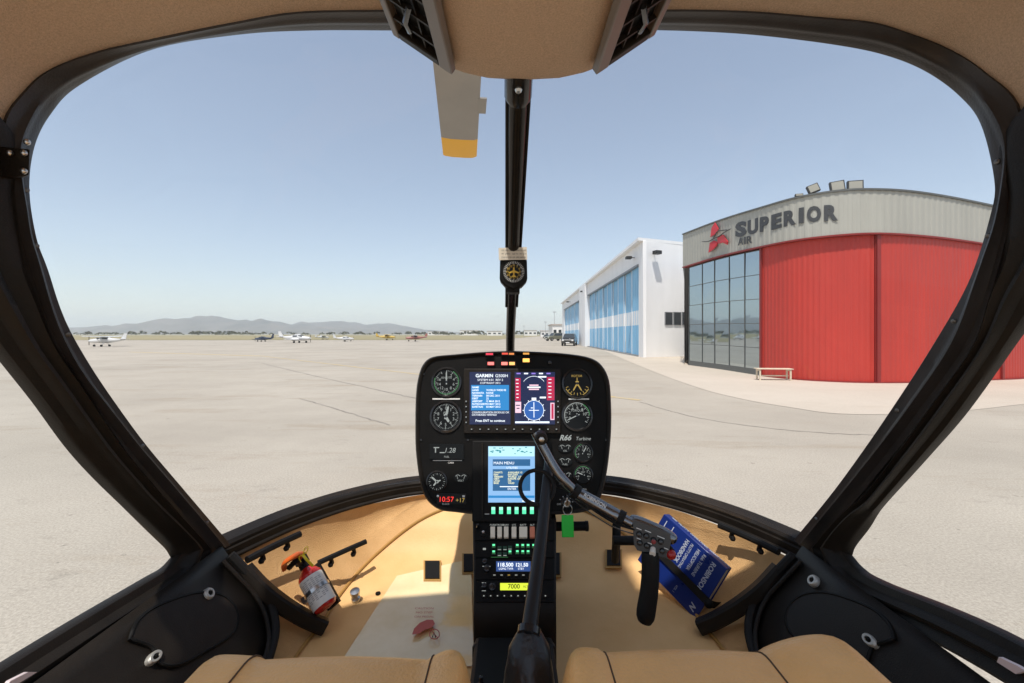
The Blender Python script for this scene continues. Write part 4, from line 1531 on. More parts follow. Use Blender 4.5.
# key switch
f = IP.loc(566, 503)
mb = MB().lathe(f(0, 0, .001), IP.n, [(0, .013), (.004, .012), (.010, .008), (.014, .007), (.0142, .002)], STEEL, 20)
for k in range(5):
    a = math.radians(150 - k * 35)
    mb.poly([f(7 * math.cos(a + e) * s_, 7 * math.sin(a + e) * s_, .0012) for s_, e in ((.85, -.04), (1.05, -.04), (1.05, .04), (.85, .04))], WHT)
IP.text(mb, 'OFF', 557, 505, 1.6, WHT, .0012)
IP.text(mb, 'BOTH', 571, 498, 1.6, WHT, .0012)
mb.build('ignition_switch', PN)
mb = MB()
for a, c, l in ((438, 496, 3), (573, 491, 6), (550, 510, 6)):
    f = IP.loc(a, c)
    mb.lathe(f(0, 0, .001), IP.n, [(0, .003), (.002, .003), (.0024, .001)], STEEL, 8)
for a, c in ((424, 374), (603, 374), (421, 440), (606, 440), (433, 504), (592, 504), (560, 484), (468, 440)):
    f = IP.loc(a, c)
    mb.lathe(f(0, 0, .0008), IP.n, [(0, .0034), (.0016, .0030), (.002, .001)], BLKG, 8)
mb.build('panel_screws', PN)

# navigator in the centre
mb = MB()
IP.rect(mb, 472.5, 440.5, 551, 521, BLKM, .002, .013)
NV_ = mb.build('navigator', PN, bevel=.003)
mb = MB()
o = .0160
IP.rect(mb, 482, 442.5, 483.5, 516, BLK, .0135, .018)
IP.rect(mb, 488.5, 446, 534.5, 501.5, glow('nav_pale_blue', (0.22, 0.42, 0.70), 1.0), .0145)
IP.rect(mb, 488.8, 446.2, 534.2, 456, glow('nav_cyan_white', (0.45, 0.75, 0.78), 1.0), .0150)
for k in range(26):
    x = random.uniform(490, 531)
    y = random.uniform(446.6, 453)
    IP.rect(mb, x, y, x + random.uniform(.8, 2.5), y + .8, glow('nav_teal', (0.0, 0.22, 0.28), 1.0), .0153)
NVD = glow('nav_dark_blue', (0.015, 0.10, 0.24), 1.0)
NVT = glow('nav_cream', (0.85, 0.85, 0.55), 1.0)
IP.rect(mb, 493, 458.8, 530, 465.4, NVD, .0153)
IP.text(mb, 'MAIN MENU', 494, 463.8, 2.6, SW, o)
IP.rect(mb, 493, 468.6, 530, 490, NVD, .0153)
IP.text(mb, 'UTILITIES', 512, 468.2, 1.9, SW, o, align='c')
for k, (a, c) in enumerate((('CHARTS', 'AVAILABLE 12'), ('NAV', 'EXP 22/03'), ('TERRAIN', 'WORLD  1.02'), ('OBST', 'EUROPE 12B4'), ('LAND', 'OK'), ('BASE', 'VALID'))):
    IP.text(mb, a, 494, 472.6 + k * 2.1, 1.6, NVT, o, bold=.02)
    IP.text(mb, c, 508, 472.6 + k * 2.1, 1.6, NVT, o, bold=.02)
IP.rect(mb, 500, 485.4, 520, 486.2, SW, o)
IP.text(mb, 'ENTER', 512, 489.0, 2.0, SW, o, align='c')
IP.rect(mb, 488.8, 494.6, 534.2, 497, SBL, .0153)
IP.rect(mb, 522, 499.6, 534, 500.6, SW, .0153)
mb.build('navigator_screen', NV_, smooth=0)
NGK = glow('key_green', (0.10, 0.80, 0.42), 1.0)
mb = MB()
for x in (493.6, 501.2, 509, 516.5, 524, 531.6):
    IP.rect(mb, x - 2.6, 504.6, x + 2.6, 513.2, BLK, .0135, .017)
    IP.rect(mb, x - 1.8, 505.8, x + 1.8, 508.8, glow('key_green_bright', (0.35, 1.0, 0.65), 1.1), .0175)
    IP.rect(mb, x - 1.9, 508.9, x + 1.9, 512.6, NGK, .0175)
IP.rect(mb, 485, 512.6, 489.5, 513.3, WHT, .0136)
mb.build('navigator_keys', NV_, smooth=0)

# ------------------------------------------------------------------ centre pedestal
pb = IP.pt(512, 519)
PP = Plane(V((0, pb.y, pb.z)), V((0, -.70, .72)))
c0, c1 = PP.pt(472.5, 518), PP.pt(556.5, 518)
e0, e1 = PP.pt(474, 606), PP.pt(556, 606)
zb = CZ - .748
mb = MB()
rows = []
for a, c in ((c0, c1), (e0, e1)):
    rows.append([a, c])
side = lambda p, q_: [p, q_, V((q_.x, q_.y - .02, zb)), V((p.x, p.y + .22, zb))]
pl_ = [[V((x0.x, y, z)) for x0, y, z in ((a, c0.y, c0.z), (c, e0.y, e0.z), (c, e0.y - .012, CZ - .63), (c, e0.y - .012, zb), (a, c0.y + .2, zb), (a, c0.y + .2, c0.z + .02))] for a, c in ((c0, e0), (c1, e1))]
mb.loft(pl_, BLK, cu=True, cap=True)
PD = mb.build('centre_pedestal', H, bevel=.004)
mb = MB()
PP.rect(mb, 475, 522.5, 554, 541, PANEL, .0005, .004)
for x, w, wt, lab in ((492.8, 4.6, 0, 'FUEL'), (499.7, 4.6, 0, 'STROBE'), (506.2, 4.6, 0, 'NAV'), (514.0, 4.8, 0, 'LTS'), (523.2, 8.0, 0, 'BATT'), (532.2, 5.0, 1, 'ALT')):
    PP.text(mb, lab, x, 526.6, 1.8, LUM_W, .0045, align='c')
PP.text(mb, 'GEN', 541, 526.6, 1.8, LUM_W, .0045, align='c')
sw_ = mb.build('switch_panel', PD, smooth=0)
SWW = mat('ivory_rocker', (0.92, 0.78, 0.60), 0.4)
SWS = mat('salmon_rocker', (0.70, 0.22, 0.12), 0.4)
for x, w, wt in ((492.8, 4.6, 0), (499.7, 4.6, 0), (506.2, 4.6, 0), (514.0, 4.8, 0), (523.2, 8.0, 0), (532.2, 5.0, 1)):
    mb = MB()
    q = [PP.pt(a, c, .004) for a, c in ((x - w / 2, 528.6), (x - w / 2, 539.6), (x + w / 2, 539.6), (x + w / 2, 528.6))]
    mb.prism(q, PP.n * .007 + PP.uy * .001, SWS if wt else SWW)
    mb.build('rocker_switch', sw_, bevel=.0012)
for x, y in ((478, 528), (483.5, 535), (545, 531)):
    f = PP.loc(x, y)
    MB().lathe(f(0, 0, .003), PP.n, [(0, .006), (.004, .005), (.008, .004), (.016, .003), (.0165, .001)], STEEL if x > 480 else BLKG, 10).build('toggle_switch', sw_)
# audio panel
mb = MB()
PP.rect(mb, 475, 542.5, 554, 558.5, PANEL, .0005, .006)
AU = mb.build('audio_panel', PD, bevel=.001)
mb = MB()
for x, y, lit in ((493.8, 546.8, 1), (493.8, 553.2, 1), (499.5, 549.5, 0), (505, 549.5, 0), (510, 553.2, 1), (510, 549, 0), (517.3, 546.8, 1), (522.7, 546.8, 1), (528, 546.8, 1), (533.5, 546.8, 1),
                  (517.3, 553, 1), (522.7, 553, 1), (528, 553, 1), (499.5, 555.4, 0), (505, 555.4, 0)):
    PP.rect(mb, x - 2.0, y - 1.9, x + 2.0, y + 2.7, mat('key_dark_green', (0.01, 0.06, 0.03), .5), .0062, .0085)
    if lit:
        PP.rect(mb, x - 1.2, y - 1.2, x + 1.2, y + .5, glow('key_green_dot', (0.15, 1.0, 0.45), 1.1), .009)
    PP.rect(mb, x - 1.6, y + 1.2, x + 1.6, y + 1.9, LUM_GD if lit else LUM_W, .009)
PP.rect(mb, 483, 549, 486, 551, LUM_W, .0065)
PP.rect(mb, 491, 558.0, 508, 558.4, LUM_GD, .0065)
mb.build('audio_keys', AU, smooth=0)
# radio with blue display
mb = MB()
PP.rect(mb, 475, 559.5, 554, 580.5, PANEL, .0005, .006)
RD = mb.build('radio', PD, bevel=.001)
mb = MB()
PP.rect(mb, 496.2, 562.3, 530.5, 572.4, glow('radio_blue', (0.03, 0.07, 0.22), 1.0), .0065)
PP.text(mb, '118.500', 498, 567.6, 3.5, SW, .0070, bold=.02)
PP.text(mb, '121.50', 516, 567.6, 3.3, SW, .0070, bold=.02)
PP.text(mb, 'LGMG TWR', 499, 570.8, 1.9, SW, .0070)
PP.text(mb, 'STBY', 518, 570.8, 1.9, SW, .0070)
mb.build('radio_display', RD, smooth=0)
mb = MB()
for x, y, r_ in ((485, 563, .006), (487, 570, .008), (541, 567, .008)):
    f = PP.loc(x, y)
    mb.lathe(f(0, 0, .005), PP.n, [(0, r_), (.009, r_ * .9), (.010, r_ * .5)], BLKG, 14)
for k in range(6):
    x = 494.5 + k * 7.2
    PP.rect(mb, x - 2.3, 575, x + 2.3, 578, BLK, .006, .0085)
    PP.rect(mb, x - 1.2, 576, x + 1.2, 576.8, LUM_Y if k == 2 else LUM_W, .009)
PP.rect(mb, 482.5, 567, 490.5, 567.6, LUM_W, .0065)
mb.build('radio_keys', RD)
# transponder with yellow display
mb = MB()
PP.rect(mb, 475, 581.5, 554, 603, PANEL, .0005, .006)
TR = mb.build('transponder', PD, bevel=.001)
mb = MB()
PP.rect(mb, 500.2, 584, 530, 591.2, glow('transponder_yellow', (0.66, 0.78, 0.05), 1.0), .0065)
PP.text(mb, '7000', 508, 589.6, 4.2, BLKM, .0070, bold=.01)
PP.text(mb, 'ALT', 523, 588.6, 2.0, BLKM, .0070)
mb.build('transponder_display', TR, smooth=0)
mb = MB()
for x, y, r_ in ((484.5, 587, .0055), (492.5, 588.5, .0085)):
    f = PP.loc(x, y)
    mb.lathe(f(0, 0, .005), PP.n, [(0, r_), (.009, r_ * .9), (.010, r_ * .5)], BLKG, 14)
for k in range(10):
    x = 484 + k * 6.8
    PP.rect(mb, x - 2.2, 595.6, x + 2.2, 598.6, BLK, .006, .0085)
    PP.rect(mb, x - .6, 596.5, x + .6, 597.6, LUM_W, .009)
for k, x in enumerate((482, 482, 482)):
    PP.rect(mb, x, 583.4 + k * 4, x + 4, 584.0 + k * 4, LUM_W, .0065)
mb.build('transponder_keys', TR)
# tunnel between the seats with the cyclic boot plate
mb = MB()
mb.box((.004, .48, CZ - .69), (.162, .92, .12), BLKM)
mb.box((.004, .93 - .012, CZ - .69), (.17, .02, .118), BLK)
TN = mb.build('centre_tunnel', H, bevel=.008)
for x, y in ((-.055, .80), (-.058, .74), (.06, .77), (.063, .84)):
    mb = MB().lathe((x, y, CZ - .631), (0, 0, 1), [(0, .010), (.006, .009), (.010, .004), (.022, .0035), (.023, .001)], STEEL if x > 0 else BLKG, 10)
    mb.build('tunnel_switch', TN)

# ------------------------------------------------------------------ cyclic stick with T-bar
s0, s1 = P(529, 632, .70), P(549, 462, .955)
mb = MB().tube(spline([s0, s0.lerp(s1, .5) + V((.002, 0, 0)), s1], 16), [.0128 - .00022 * i for i in range(16)], mat('cyclic_black', (0.014, 0.013, 0.013), 0.38, spec=.35), 16)
CY = mb.build('cyclic_stick', H)
mb = MB()
rows = []
ax = (s1 - s0).normalized()
base_c = V((s0.x - .002, s0.y - .055, CZ - .632))
for k in range(14):
    t = k / 13
    c = base_c.lerp(s0 + ax * .006, t)
    r_ = interp([0, .3, .6, .85, .93, 1], [.050, .043, .038, .031, .023, .0142], t)
    row = []
    for j in range(36):
        a = 2 * math.pi * j / 36
        wr_ = 1 + .09 * math.sin(4 * a + 2.4 * t) * (1 - t) + .05 * math.sin(7 * a - 3 * t + 1) * (1 - t) * t * 2 + .02 * math.sin(t * 40)
        row.append(c + V((math.cos(a), math.sin(a) * .9, .12 * math.sin(a))) * r_ * wr_)
    rows.append(row)
mb.loft(rows, mat('boot_leather', (0.016, 0.015, 0.015), .35, bump=.2, bscale=90), cu=True)
mb.tube([s0 - ax * .004, s0 + ax * .006], .0180, BLKG, 16)
mb.build('cyclic_boot', CY)
bar = [(535.5, 432.5, .93), (544, 449, .922), (554, 467, .914), (564, 480.5, .908), (577.6, 493, .91), (597, 504.3, .895), (616.7, 515.5, .88), (632, 523.5, .87)]
bp_ = spline([P(*p) for p in bar], 30)
BARM = mat('satin_grey_tube', (0.20, 0.20, 0.205), 0.2, metal=.9)
mb = MB().tube(bp_, [.0098 if i < 16 else .0130 if 17 <= i <= 25 else .0102 for i in range(30)], BARM, 16)
mb.build('cyclic_crossbar', CY)
mb = MB()
for i in (16, 26):
    t = (bp_[i + 1] - bp_[i - 1]).normalized()
    mb.tube([bp_[i] - t * .006, bp_[i] + t * .006], .0148, RUB, 14)
t = (bp_[24] - bp_[18]).normalized()
nn = V((.1, -.85, .5)).normalized()
nn = (nn - t * nn.dot(t)).normalized()
uy_ = nn.cross(t)
mb.text('ROBINSON', bp_[18] + nn * .0140 - uy_ * .003, t, uy_, .0072, WHT, bold=.02, wide=.9)
mb.build('crossbar_sleeve', CY)
# pivot with bolt
c = P(541, 437.5, .92)
mb = MB().lathe(c + V((0, -.016, 0)), (0, 1, 0), [(0, .010), (.003, .0125), (.03, .0125), (.033, .01)], BLK, 18)
mb.lathe(c + V((0, -.0205, 0)), (0, 1, 0), [(0, .004), (.001, .0058), (.005, .0058)], STEEL, 6)
mb.build('pivot', CY)
# cord: a loop round the stick and a lead along the bar
lp = [P(537, 487, .90) + V((.034 * math.cos(a), .02 * math.sin(a) - .0, .0275 * math.sin(a))) for a in [2 * math.pi * k / 32 for k in range(32)]]
mb = MB().tube(lp, .0042, RUB, 8, closed=True)
cor_ = [(549, 452, .935), (556, 463, .928), (560, 472, .935), (556, 484, .93), (566, 488, .92), (585, 503, .90), (606, 517, .885), (618, 523, .875), (634, 528, .87)]
mb.tube(spline([P(*p) + V((0, -.008, 0)) for p in cor_], 40), .0024, RUB, 6)
mb.tube(spline([P(a, c + 6, Y) + V((0, 0, 0)) for a, c, Y in cor_[4:]], 24), .0012, BLKG, 5)
mb.build('cyclic_cord', CY)
# control head
u = (P(667, 532.5, .845) - P(632.5, 519, .865)).normalized()
dn = (P(634, 547, .855) - P(632.5, 519, .865)).normalized()
nn = u.cross(dn).normalized()
nn = nn if nn.y < 0 else -nn
hc = P(632.5, 519, .865)
HEADM = mat('grip_head_grey', (0.045, 0.042, 0.04), 0.35)
fh = lambda a, c, o=0.0: hc + u * (a * .865 / F) + dn * (c * .865 / F) + nn * o
mb = MB().prism([fh(0, 0), fh(37, 0), fh(37, 8), fh(33, 24), fh(3, 28), fh(0, 24)], -nn * .03, HEADM)
mb.tube(spline([bp_[-1], fh(0, 3, -.014), fh(18, 3, -.014), fh(36, 5, -.014), fh(41, 8, -.015)], 14), [.0095, .0098, .0100, .011, .0125, .0128, .0128, .0128, .0128, .0128, .012, .0115, .010, .006], BARM, 14)
CHD = mb.build('control_head', CY, bevel=.003)
mb = MB()
for a, c in ((6, 12), (13, 11), (6, 20), (13, 20), (20, 12), (27, 11), (28, 19)):
    mb.lathe(fh(a, c, .0005), nn, [(0, .0058), (.003, .005), (.0055, .004), (.006, .001)], BLKG, 12)
mb.lathe(fh(20, 13, .0008), nn, [(0, .005), (.007, .004), (.0075, .001)], mat('dark_red_knob', (.25, .02, .02), .4), 12)
for a, c, w in ((3.5, 6.6, 5), (12, 5.6, 6), (24, 6.3, 7), (3.2, 16, 4), (14, 16.2, 4), (30, 15, 4)):
    mb.prism([fh(a, c, .0004), fh(a + w, c, .0004), fh(a + w, c + .8, .0004), fh(a, c + .8, .0004)], nn * .0003, WHT)
mb.build('head_buttons', CHD)
mb = MB().cyl(fh(19, 20, .0005), fh(18, 24, .012), .0048, mat('ivory_trim_switch', (.85, .78, .68), .4), .0058, 12)
mb.build('trim_switch', CHD)
mb = MB().ball(fh(36.5, 19.5, -.004), .0092, mat('red_button', (.36, .015, .012), .25), 16)
mb.tube([fh(33, 17, -.015), fh(36, 19, -.008)], .010, BLKM, 12)
mb.build('red_button', CHD)
# the pistol grip below the head
gp = spline([P(650, 551, .852), P(650.5, 570, .85), P(649, 592, .848), P(646.5, 608, .846), P(644.5, 621, .845)], 14)
mb = MB().tube(gp, [.0175, .0190, .0192, .0190, .0190, .0190, .0192, .0194, .0196, .0198, .0200, .0200, .019, .015], RUB, 18, flat=(1.0, .85))
mb.build('grip', CY)

# anti-torque pedals
mb = MB()
a0, a1 = P(552, 526.5, 1.17), P(587, 526, 1.17)
mb.cyl(a0, a1, .0115, BLKM, n=16)
mb.cyl(a1 - V((.004, 0, 0)), a1 + V((.003, 0, 0)), .0128, RUB, n=16)
mb.tube([a0 + V((.004, 0, 0)), a0 + V((.0, .07, -.03)), a0 + V((-.0, .11, -.17))], .010, BLKM, 10)
mb.build('rudder_pedal', H)
mb = MB()
a0, a1 = P(613, 540.5, 1.16), P(640, 540.5, 1.16)
mb.cyl(a0, a1, .0115, BLKM, n=16)
mb.tube([P(616.5, 524, 1.20), P(616.5, 540, 1.18), P(615, 560, 1.27)], .011, BLKM, 10)
mb.build('rudder_pedal', H)

# ------------------------------------------------------------------ seats
def seat(x0, x1, zl, zc, zr, wl_, wr2, Yf):
    """cushion with two side bolsters and a rolled front edge; heights are relative to the eye"""
    def top(x):
        if x < x0 + wl_:
            u = (x - x0) / wl_
            e = (max(0, 1 - (2 * u - 1) ** 2)) ** .5 if u < .5 else 1 - .0 * u
            b_ = zl if u < .5 else lerp(zl, zc + .004, ((u - .5) * 2) ** 2)
            return (zl - .12) + .12 * (1 - (1 - min(1, 2 * u)) ** 2.4) if u < .5 else b_
        if x > x1 - wr2:
            u = (x1 - x) / wr2
            b_ = zr if u < .5 else lerp(zr, zc + .004, ((u - .5) * 2) ** 2)
            return (zr - .12) + .12 * (1 - (1 - min(1, 2 * u)) ** 2.4) if u < .5 else b_
        u = (x - x0 - wl_) / (x1 - x0 - wl_ - wr2)
        return zc + .005 * math.sin(math.pi * u) - .001
    xs_ = [x0 + (x1 - x0) * (0.5 - .5 * math.cos(math.pi * k / 56)) for k in range(57)]
    rows = []
    for x in xs_:
        t_ = top(x)
        e = min(1, min(x - x0, x1 - x) / .05)
        yf = Yf - .05 * (1 - e) ** 2
        r_ = .055
        prof = [(-.25, t_ - .02), (.1, t_ - .012), (.3, t_ - .004), (yf - r_ * 2, t_)]
        prof += [(yf - r_ + r_ * math.sin(a), t_ - r_ + r_ * math.cos(a)) for a in [k * math.pi / 2 / 8 for k in range(9)]]
        prof += [(yf, t_ - .12), (yf - .02, -.70)]
        rows.append([V((x, y, CZ + z)) for y, z in prof])
    o = MB().loft(rows, LEATHER).build('seat_cushion', H, smooth=180)
    for xs in (x0 + wl_, x1 - wr2):  # stitched seams
        k = min(range(57), key=lambda i: abs(xs_[i] - xs))
        MB().tube([p + V((0, .0005, 0.0004)) for p in rows[k]], .0013, STITCH, 6).build('seat_seam', o)
    MB().tube([rows[0 if x0 > 0 else -1][k] for k in range(4, 14)], .0012, STITCH, 6).build('seat_seam', o)
    return o


def zrow(py, Y):
    return -(py - HY) / F * Y


YS = .655
seat(-.455, -.041, zrow(661, YS - .05), zrow(666, YS - .05), zrow(655, YS - .05), .10, .07, YS)
seat(.053, .510, zrow(653, YS - .05), zrow(658.5, YS - .05), zrow(640, YS - .05), .075, .16, YS)

# strap and knob that hold the handbook
def book_frame():
    k = 1.06
    A, B_ = P(664, 514, 1.25 * k), P(727, 569, 1.10 * k)
    ab = B_ - A
    ad = V((-.085, .052, -.115))
    abn = ab.normalized()
    ad = (ad - abn * ad.dot(abn)).normalized() * .165
    return A, ab, ad


A, AB, AD = book_frame()
abn, adn = AB.normalized(), AD.normalized()
bn = adn.cross(abn).normalized()
TH = .030
HB_ = empty('handbook', A + AB * .5 + AD - bn * TH)
tag(HB_, 'thick blue pilot handbook strapped against the right footwell carpet', 'book')
loc_ = HB_.location.copy()


def bpart(mb, name, **kw):
    o = mb.build(name, HB_, **kw)
    o.location = -loc_
    return o


BKB = mat('blue_book_cover', (0.009, 0.027, 0.17), 0.3, var=.08, vscale=12)
BKP = mat('book_pages', (0.62, 0.58, 0.50), 0.8)
bk = lambda a, d, o=0.0: A + AB * a + AD * d + bn * o
mb = MB()
mb.prism([bk(0, 0, 0), bk(1, 0, 0), bk(1, 1, 0), bk(0, 1, 0)], -bn * .0025, BKB)
mb.prism([bk(0, 0, -TH), bk(1, 0, -TH), bk(1, 1, -TH), bk(0, 1, -TH)], bn * .0025, BKB)
mb.prism([bk(0, 0, -TH + .0025), bk(1, 0, -TH + .0025), bk(1, .03, -TH + .0025), bk(0, .03, -TH + .0025)], bn * (TH - .005), BKB)
bpart(mb, 'cover', bevel=.0012)
mb = MB().prism([bk(.012, .031, -TH + .003), bk(.985, .031, -TH + .003), bk(.985, .975, -TH + .003), bk(.012, .975, -TH + .003)], bn * (TH - .006), BKP)
bpart(mb, 'pages')
mb = MB()
ms_ = mb
BKW = mat('pale_cover_ink', (0.50, 0.54, 0.62), 0.5)
mb.text("R66  PILOT'S  OPERATING  HANDBOOK", bk(.08, 0, -TH * .62) - adn * .0006, abn, -bn, TH * .33, BKW, wide=.74, bold=.015)
bpart(ms_, 'spine_print', smooth=0)
mb = MB()
for a, t_, h, w in ((.82, 'ROBINSON', .0125, 1.0), (.69, 'R66 TURBINE', .009, .9), (.60, 'HELICOPTER', .009, .9), (.50, "PILOT'S OPERATING", .008, .75), (.42, 'HANDBOOK', .011, .8)):
    mb.text(t_, bk(a, .07, .0006), adn, abn, h, BKW, wide=w, bold=.02 if t_ in ('ROBINSON', 'HANDBOOK') else .005)
bpart(mb, 'cover_title', smooth=0)
mb = MB()
mb.text('VOL 1', bk(.60, .80, .0006), adn, abn, .006, BKW)
bpart(mb, 'volume_number', smooth=0)
mb = MB()
mb.text('N', bk(.86, .82, .0006), adn, abn, .015, BKW, bold=.03, slant=.3)
bpart(mb, 'cover_emblem', smooth=0)
mb = MB()
for a in (.08, .20):
    mb.prism([bk(a, .06, .0004), bk(a + .012, .06, .0004), bk(a + .012, .26, .0004), bk(a, .26, .0004)], bn * .0003, BKW)
mb.prism([bk(.08, .26, .0004), bk(.21, .26, .0004), bk(.21, .275, .0004), bk(.08, .275, .0004)], bn * .0003, BKW)
bpart(mb, 'cover_border', smooth=0)
mb = MB()
sp = [bk(-.06, .60, -TH - .01), bk(-.01, .60, .003), bk(.3, .60, .004), bk(.7, .61, .004), bk(.995, .62, .004), bk(1.06, .62, -.006), bk(1.10, .62, -TH - .012)]
rows = [[p - adn * .010 - bn * .001, p + adn * .010 - bn * .001, p + adn * .010 + bn * .002, p - adn * .010 + bn * .002] for p in spline(sp, 24)]
mb.loft(rows, RUB, cu=True, cap=True)
mb.ball(bk(1.03, .63, .004), .012, BLKM, 12)
mb.build('handbook_strap', H)

# ------------------------------------------------------------------ fire extinguisher on the left carpet
FE0, FE1 = P(306, 569, 1.175), P(326.5, 607.5, 1.135)
FE = empty('fire_extinguisher', FE1)
tag(FE, 'small red fire extinguisher with white label clipped to the left footwell', 'fire extinguisher')
fl = FE1.copy()


def fpart(mb, name, **kw):
    o = mb.build(name, FE, **kw)
    o.location = -fl
    return o


axf = (FE1 - FE0).normalized()
L_ = (FE1 - FE0).length
FER = mat('extinguisher_red', (0.55, 0.018, 0.012), 0.25, coat=.4)
FEL = mat('extinguisher_label', (0.80, 0.77, 0.70), 0.5, var=.06, vscale=60)
rb = .0295
fpart(MB().lathe(FE0, axf, [(-.004, .010), (0, .013), (.008, .022), (.020, rb), (L_ - .008, rb), (L_, rb * .85), (L_ + .003, rb * .4)], FER, 28), 'cylinder')
mb = MB()
side_ = axf.cross(V((0, -1, .3))).normalized()
fwd = side_.cross(axf).normalized()
if fwd.y > 0:
    fwd = -fwd
rows = []
for k in range(17):
    a = R(-105 + 205 * k / 16)
    d = fwd * math.cos(a) + side_ * math.sin(a)
    rows.append([FE0 + axf * .026 + d * (rb + .0006), FE0 + axf * (L_ - .007) + d * (rb + .0006)])
mb.loft(rows, FEL)
for k in range(13):
    for j in range(7):
        if random.random() < .8:
            a = R(-60 + j * 17)
            d = fwd * math.cos(a) + side_ * math.sin(a)
            sd_ = axf.cross(d)
            c = FE0 + axf * (.034 + k * (L_ - .058) / 12) + d * (rb + .0011)
            mb.poly([c - sd_ * .0034 - axf * .0008, c + sd_ * .0034 - axf * .0008, c + sd_ * .0034 + axf * .0008, c - sd_ * .0034 + axf * .0008], mat('label_print_grey', (.35, .33, .32), .7))
fpart(mb, 'paper_label', smooth=60, normals=False)
hd = FE0 - axf * .016
mb = MB().lathe(FE0 - axf * .024, axf, [(0, .010), (.004, .013), (.024, .013)], BLKM, 14)
mb.box(hd - axf * .012, (.026, .030, .024), BLKM, (side_, fwd, axf))
fpart(mb, 'valve', bevel=.002)
ORG = mat('orange_red_lever', (0.75, 0.14, 0.02), 0.4)
mb = MB()
q = P(300, 553.5, 1.13), P(293, 557, 1.13), P(284.5, 563, 1.14), P(285, 569, 1.15)
mb.tube(spline([FE0 - axf * .03 + fwd * .012, *q], 14), [.007] * 5 + [.0085] * 5 + [.007] * 4, ORG, 10, flat=(1.3, .7))
mb.tube(spline([FE0 - axf * .016 + fwd * .014, P(296, 561, 1.135), P(289, 568, 1.14)], 8), .0065, BLKM, 8)
fpart(mb, 'lever')
mb = MB()
YT = mat('yellow_seal', (0.85, 0.62, 0.02), 0.4)
mb.tube(spline([P(303, 555, 1.12), P(307, 560, 1.115), P(313, 566, 1.12)], 8), .0034, YT, 6)
mb.tube(spline([P(303, 555, 1.12), P(305, 548, 1.12), P(308, 547, 1.125), P(306, 553, 1.12), P(299, 557, 1.12), P(301, 562, 1.12)], 16), .0012, YT, 5)
fpart(mb, 'safety_seal')
mb = MB()
cm = FE0.lerp(FE1, .55)
rows = []
for k in range(25):
    a = 2 * math.pi * k / 24
    d = fwd * math.cos(a) + side_ * math.sin(a)
    rows.append([cm - axf * .0045 + d * (rb + .0018), cm + axf * .0045 + d * (rb + .0018), cm + axf * .0045 + d * (rb + .003), cm - axf * .0045 + d * (rb + .003)])
mb.loft(rows, STEEL, cu=True)
mb.box(cm + side_ * (rb + .006), (.012, .014, .016), STEEL, (side_, fwd, axf))
ctr2 = FE0.lerp(FE1, .5) - fwd * (rb + .012) - side_ * 0
mb.box(ctr2, (.034, .014, L_ * 1.05), BLKM, (side_, fwd, axf))
mb.build('extinguisher_bracket', H)

# ------------------------------------------------------------------ key tag
kr = IP.pt(566.5, 511, .018)
KT = empty('key_tag', kr)
tag(KT, 'bright green plastic tag hanging from the ignition key', 'key tag')
GT = mat('fluorescent_green_tag', (0.02, 0.62, 0.05), 0.4)
w_, h_ = .0145, .050
mb = MB()
mb.prism([V((-w_, -.002, -.006)), V((w_, -.002, -.006)), V((w_, -.012, -.006 - h_)), V((-w_, -.012, -.006 - h_))], V((0, .003, 0)), GT)
mb.build('tag', KT, bevel=.002)
mb = MB().tube([V((.011 * math.cos(a), -.003, .008 + .013 * math.sin(a))) for a in [2 * math.pi * k / 24 for k in range(24)]], .0010, STEEL, 6, closed=True)
mb.build('key_ring', KT)
mb = MB().box((-.001, .002, .026), (.004, .012, .022), STEEL).lathe((0, -.004, .024), (0, 1, 0), [(0, .007), (.002, .008), (.004, .007)], STEEL, 12)
mb.build('key', KT, bevel=.001)

# ------------------------------------------------------------------ rotor mast, hub and blades
BLD = mat('rotor_blade_grey', (0.27, 0.255, 0.235), 0.5, var=.08, vscale=3)
BLY = mat('rotor_tip_yellow', (0.80, 0.42, 0.02), 0.45)
tip = P(460, 156.5, 4.60)
root_ = V((-.02, -.35, CZ + 2.08))
dr = (tip - root_).normalized()
hub = root_
RT = empty('main_rotor', (0, 0, 0))
RT.parent = H
for sg in (1, -1):
    d = V((dr.x * sg, dr.y * sg, dr.z))
    sdv = d.cross(V((0, 0, 1))).normalized()
    upv = sdv.cross(d).normalized()
    Lr = (tip - root_).length

    def prof(x, c):
        return [hub + d * x + sdv * (a * c) + upv * (z * c) for a, z in ((.5, .0), (.40, .055), (.15, .07), (-.25, .04), (-.5, .004), (-.25, -.03), (.15, -.04), (.40, -.035))]
    mb = MB()
    mb.loft([prof(x, .34) for x in (.6, 2.0, 3.4, Lr - .385)], BLD, cu=True, cap=True)
    mb.box(hub + d * (Lr - .95) + sdv * (.19 if sg > 0 else -.19), (.22, .07, .012), BLD, (d, sdv, upv))
    bo = mb.build('rotor_blade', RT)
    MB().loft([prof(x, .34) for x in (Lr - .384, Lr - .02)] + [prof(Lr, .31)], BLY, cu=True, cap=True).build('blade_tip', bo)
    MB().tube([hub, hub + d * .62], [.05, .06], STEEL, 10).build('blade_grip', bo)
mb = MB().cyl((-.02, -.35, CZ + .6), hub + V((0, 0, .1)), .07, BLK, .06, 16).lathe(hub - V((0, 0, .08)), (0, 0, 1), [(0, .06), (.03, .13), (.12, .13), (.16, .05)], STEEL, 18)
mb.build('rotor_mast', RT)

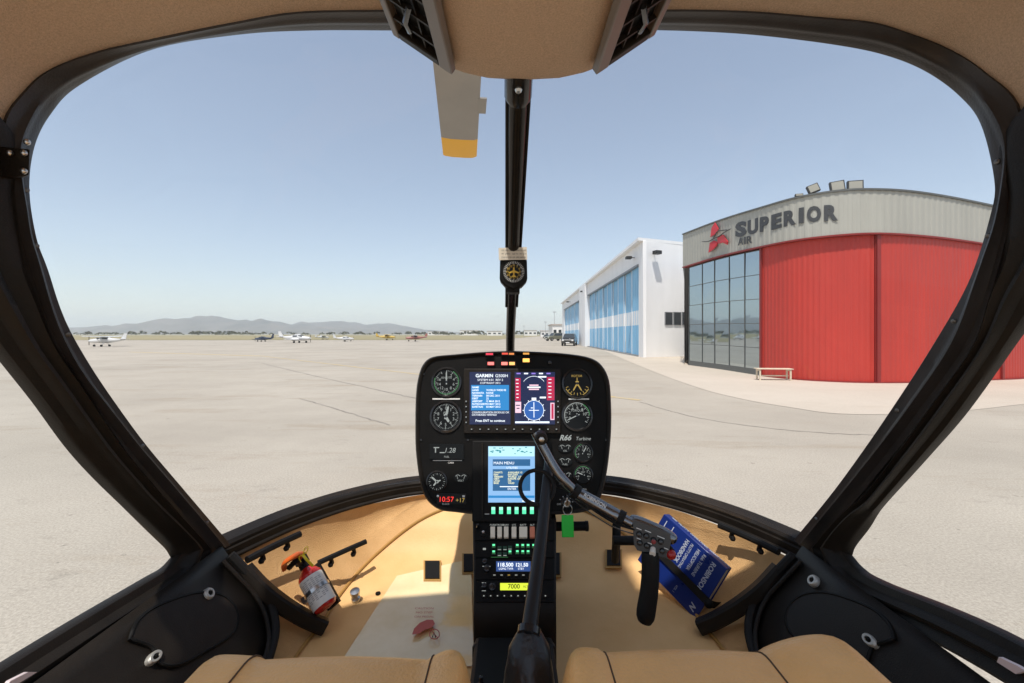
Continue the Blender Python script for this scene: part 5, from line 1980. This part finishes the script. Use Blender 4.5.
# ================================================================== air, light, camera
hz = bpy.data.materials.new('haze_air')
hz.use_nodes = True
nt = hz.node_tree
nt.nodes.clear()
oo = nt.nodes.new('ShaderNodeOutputMaterial')
pv = nt.nodes.new('ShaderNodeVolumePrincipled')
pv.inputs['Color'].default_value = (0.80, 0.90, 1.0, 1)
pv.inputs['Density'].default_value = 0.00020
pv.inputs['Anisotropy'].default_value = 0.2
nt.links.new(pv.outputs[0], oo.inputs['Volume'])
mb = MB().box((0, 0, 74), (2 * EXT + 40, 2 * EXT + 40, 150), hz)
tag(mb.build('haze', smooth=0), kind='stuff')

AZ, EL = R(198), R(66)
w = bpy.data.worlds.new('World')
sc.world = w
w.use_nodes = True
nt = w.node_tree
bg = nt.nodes['Background']
sky = nt.nodes.new('ShaderNodeTexSky')
sky.sky_type = 'NISHITA'
sky.sun_disc = False
sky.sun_elevation = EL
sky.sun_rotation = AZ
sky.altitude = 0
sky.air_density = 1.0
sky.dust_density = 0.8
sky.ozone_density = 1.0
hs = nt.nodes.new('ShaderNodeHueSaturation')
hs.inputs['Saturation'].default_value = 0.86
nt.links.new(sky.outputs[0], hs.inputs['Color'])
gm = nt.nodes.new('ShaderNodeGamma')
gm.inputs[1].default_value = 0.75
nt.links.new(hs.outputs[0], gm.inputs[0])
nt.links.new(gm.outputs[0], bg.inputs['Color'])
bg.inputs['Strength'].default_value = 0.12
sd_ = V((math.cos(EL) * math.sin(AZ), math.cos(EL) * math.cos(AZ), math.sin(EL)))
L = bpy.data.lights.new('sun', 'SUN')
L.energy = 2.3
L.angle = R(0.9)
L.color = (1.0, 0.95, 0.88)
lo = bpy.data.objects.new('sun', L)
lo.rotation_euler = (-sd_).to_track_quat('-Z', 'Y').to_euler()
lo.location = sd_ * 40
COL.objects.link(lo)

cam = bpy.data.cameras.new('camera')
cam.sensor_width = 36
cam.lens = 36 * F / 1024
cam.shift_y = -(341.5 - HY) / 1024
cam.clip_start = .02
cam.clip_end = 20000
co = bpy.data.objects.new('camera', cam)
co.location = (0, 0, CZ)
co.rotation_euler = (R(90), 0, 0)
COL.objects.link(co)
sc.camera = co

sc.view_settings.view_transform = 'Standard'
sc.view_settings.look = 'None'
sc.view_settings.exposure = 1.0
sc.view_settings.gamma = 1
sc.view_settings.use_curve_mapping = False
sc.render.engine = 'CYCLES'
cy = sc.cycles
cy.max_bounces = 10
cy.diffuse_bounces = 6
cy.glossy_bounces = 4
cy.transparent_max_bounces = 12
cy.volume_bounces = 1
cy.sample_clamp_indirect = 6
cy.use_denoising = True
cy.caustics_reflective = False
cy.caustics_refractive = False
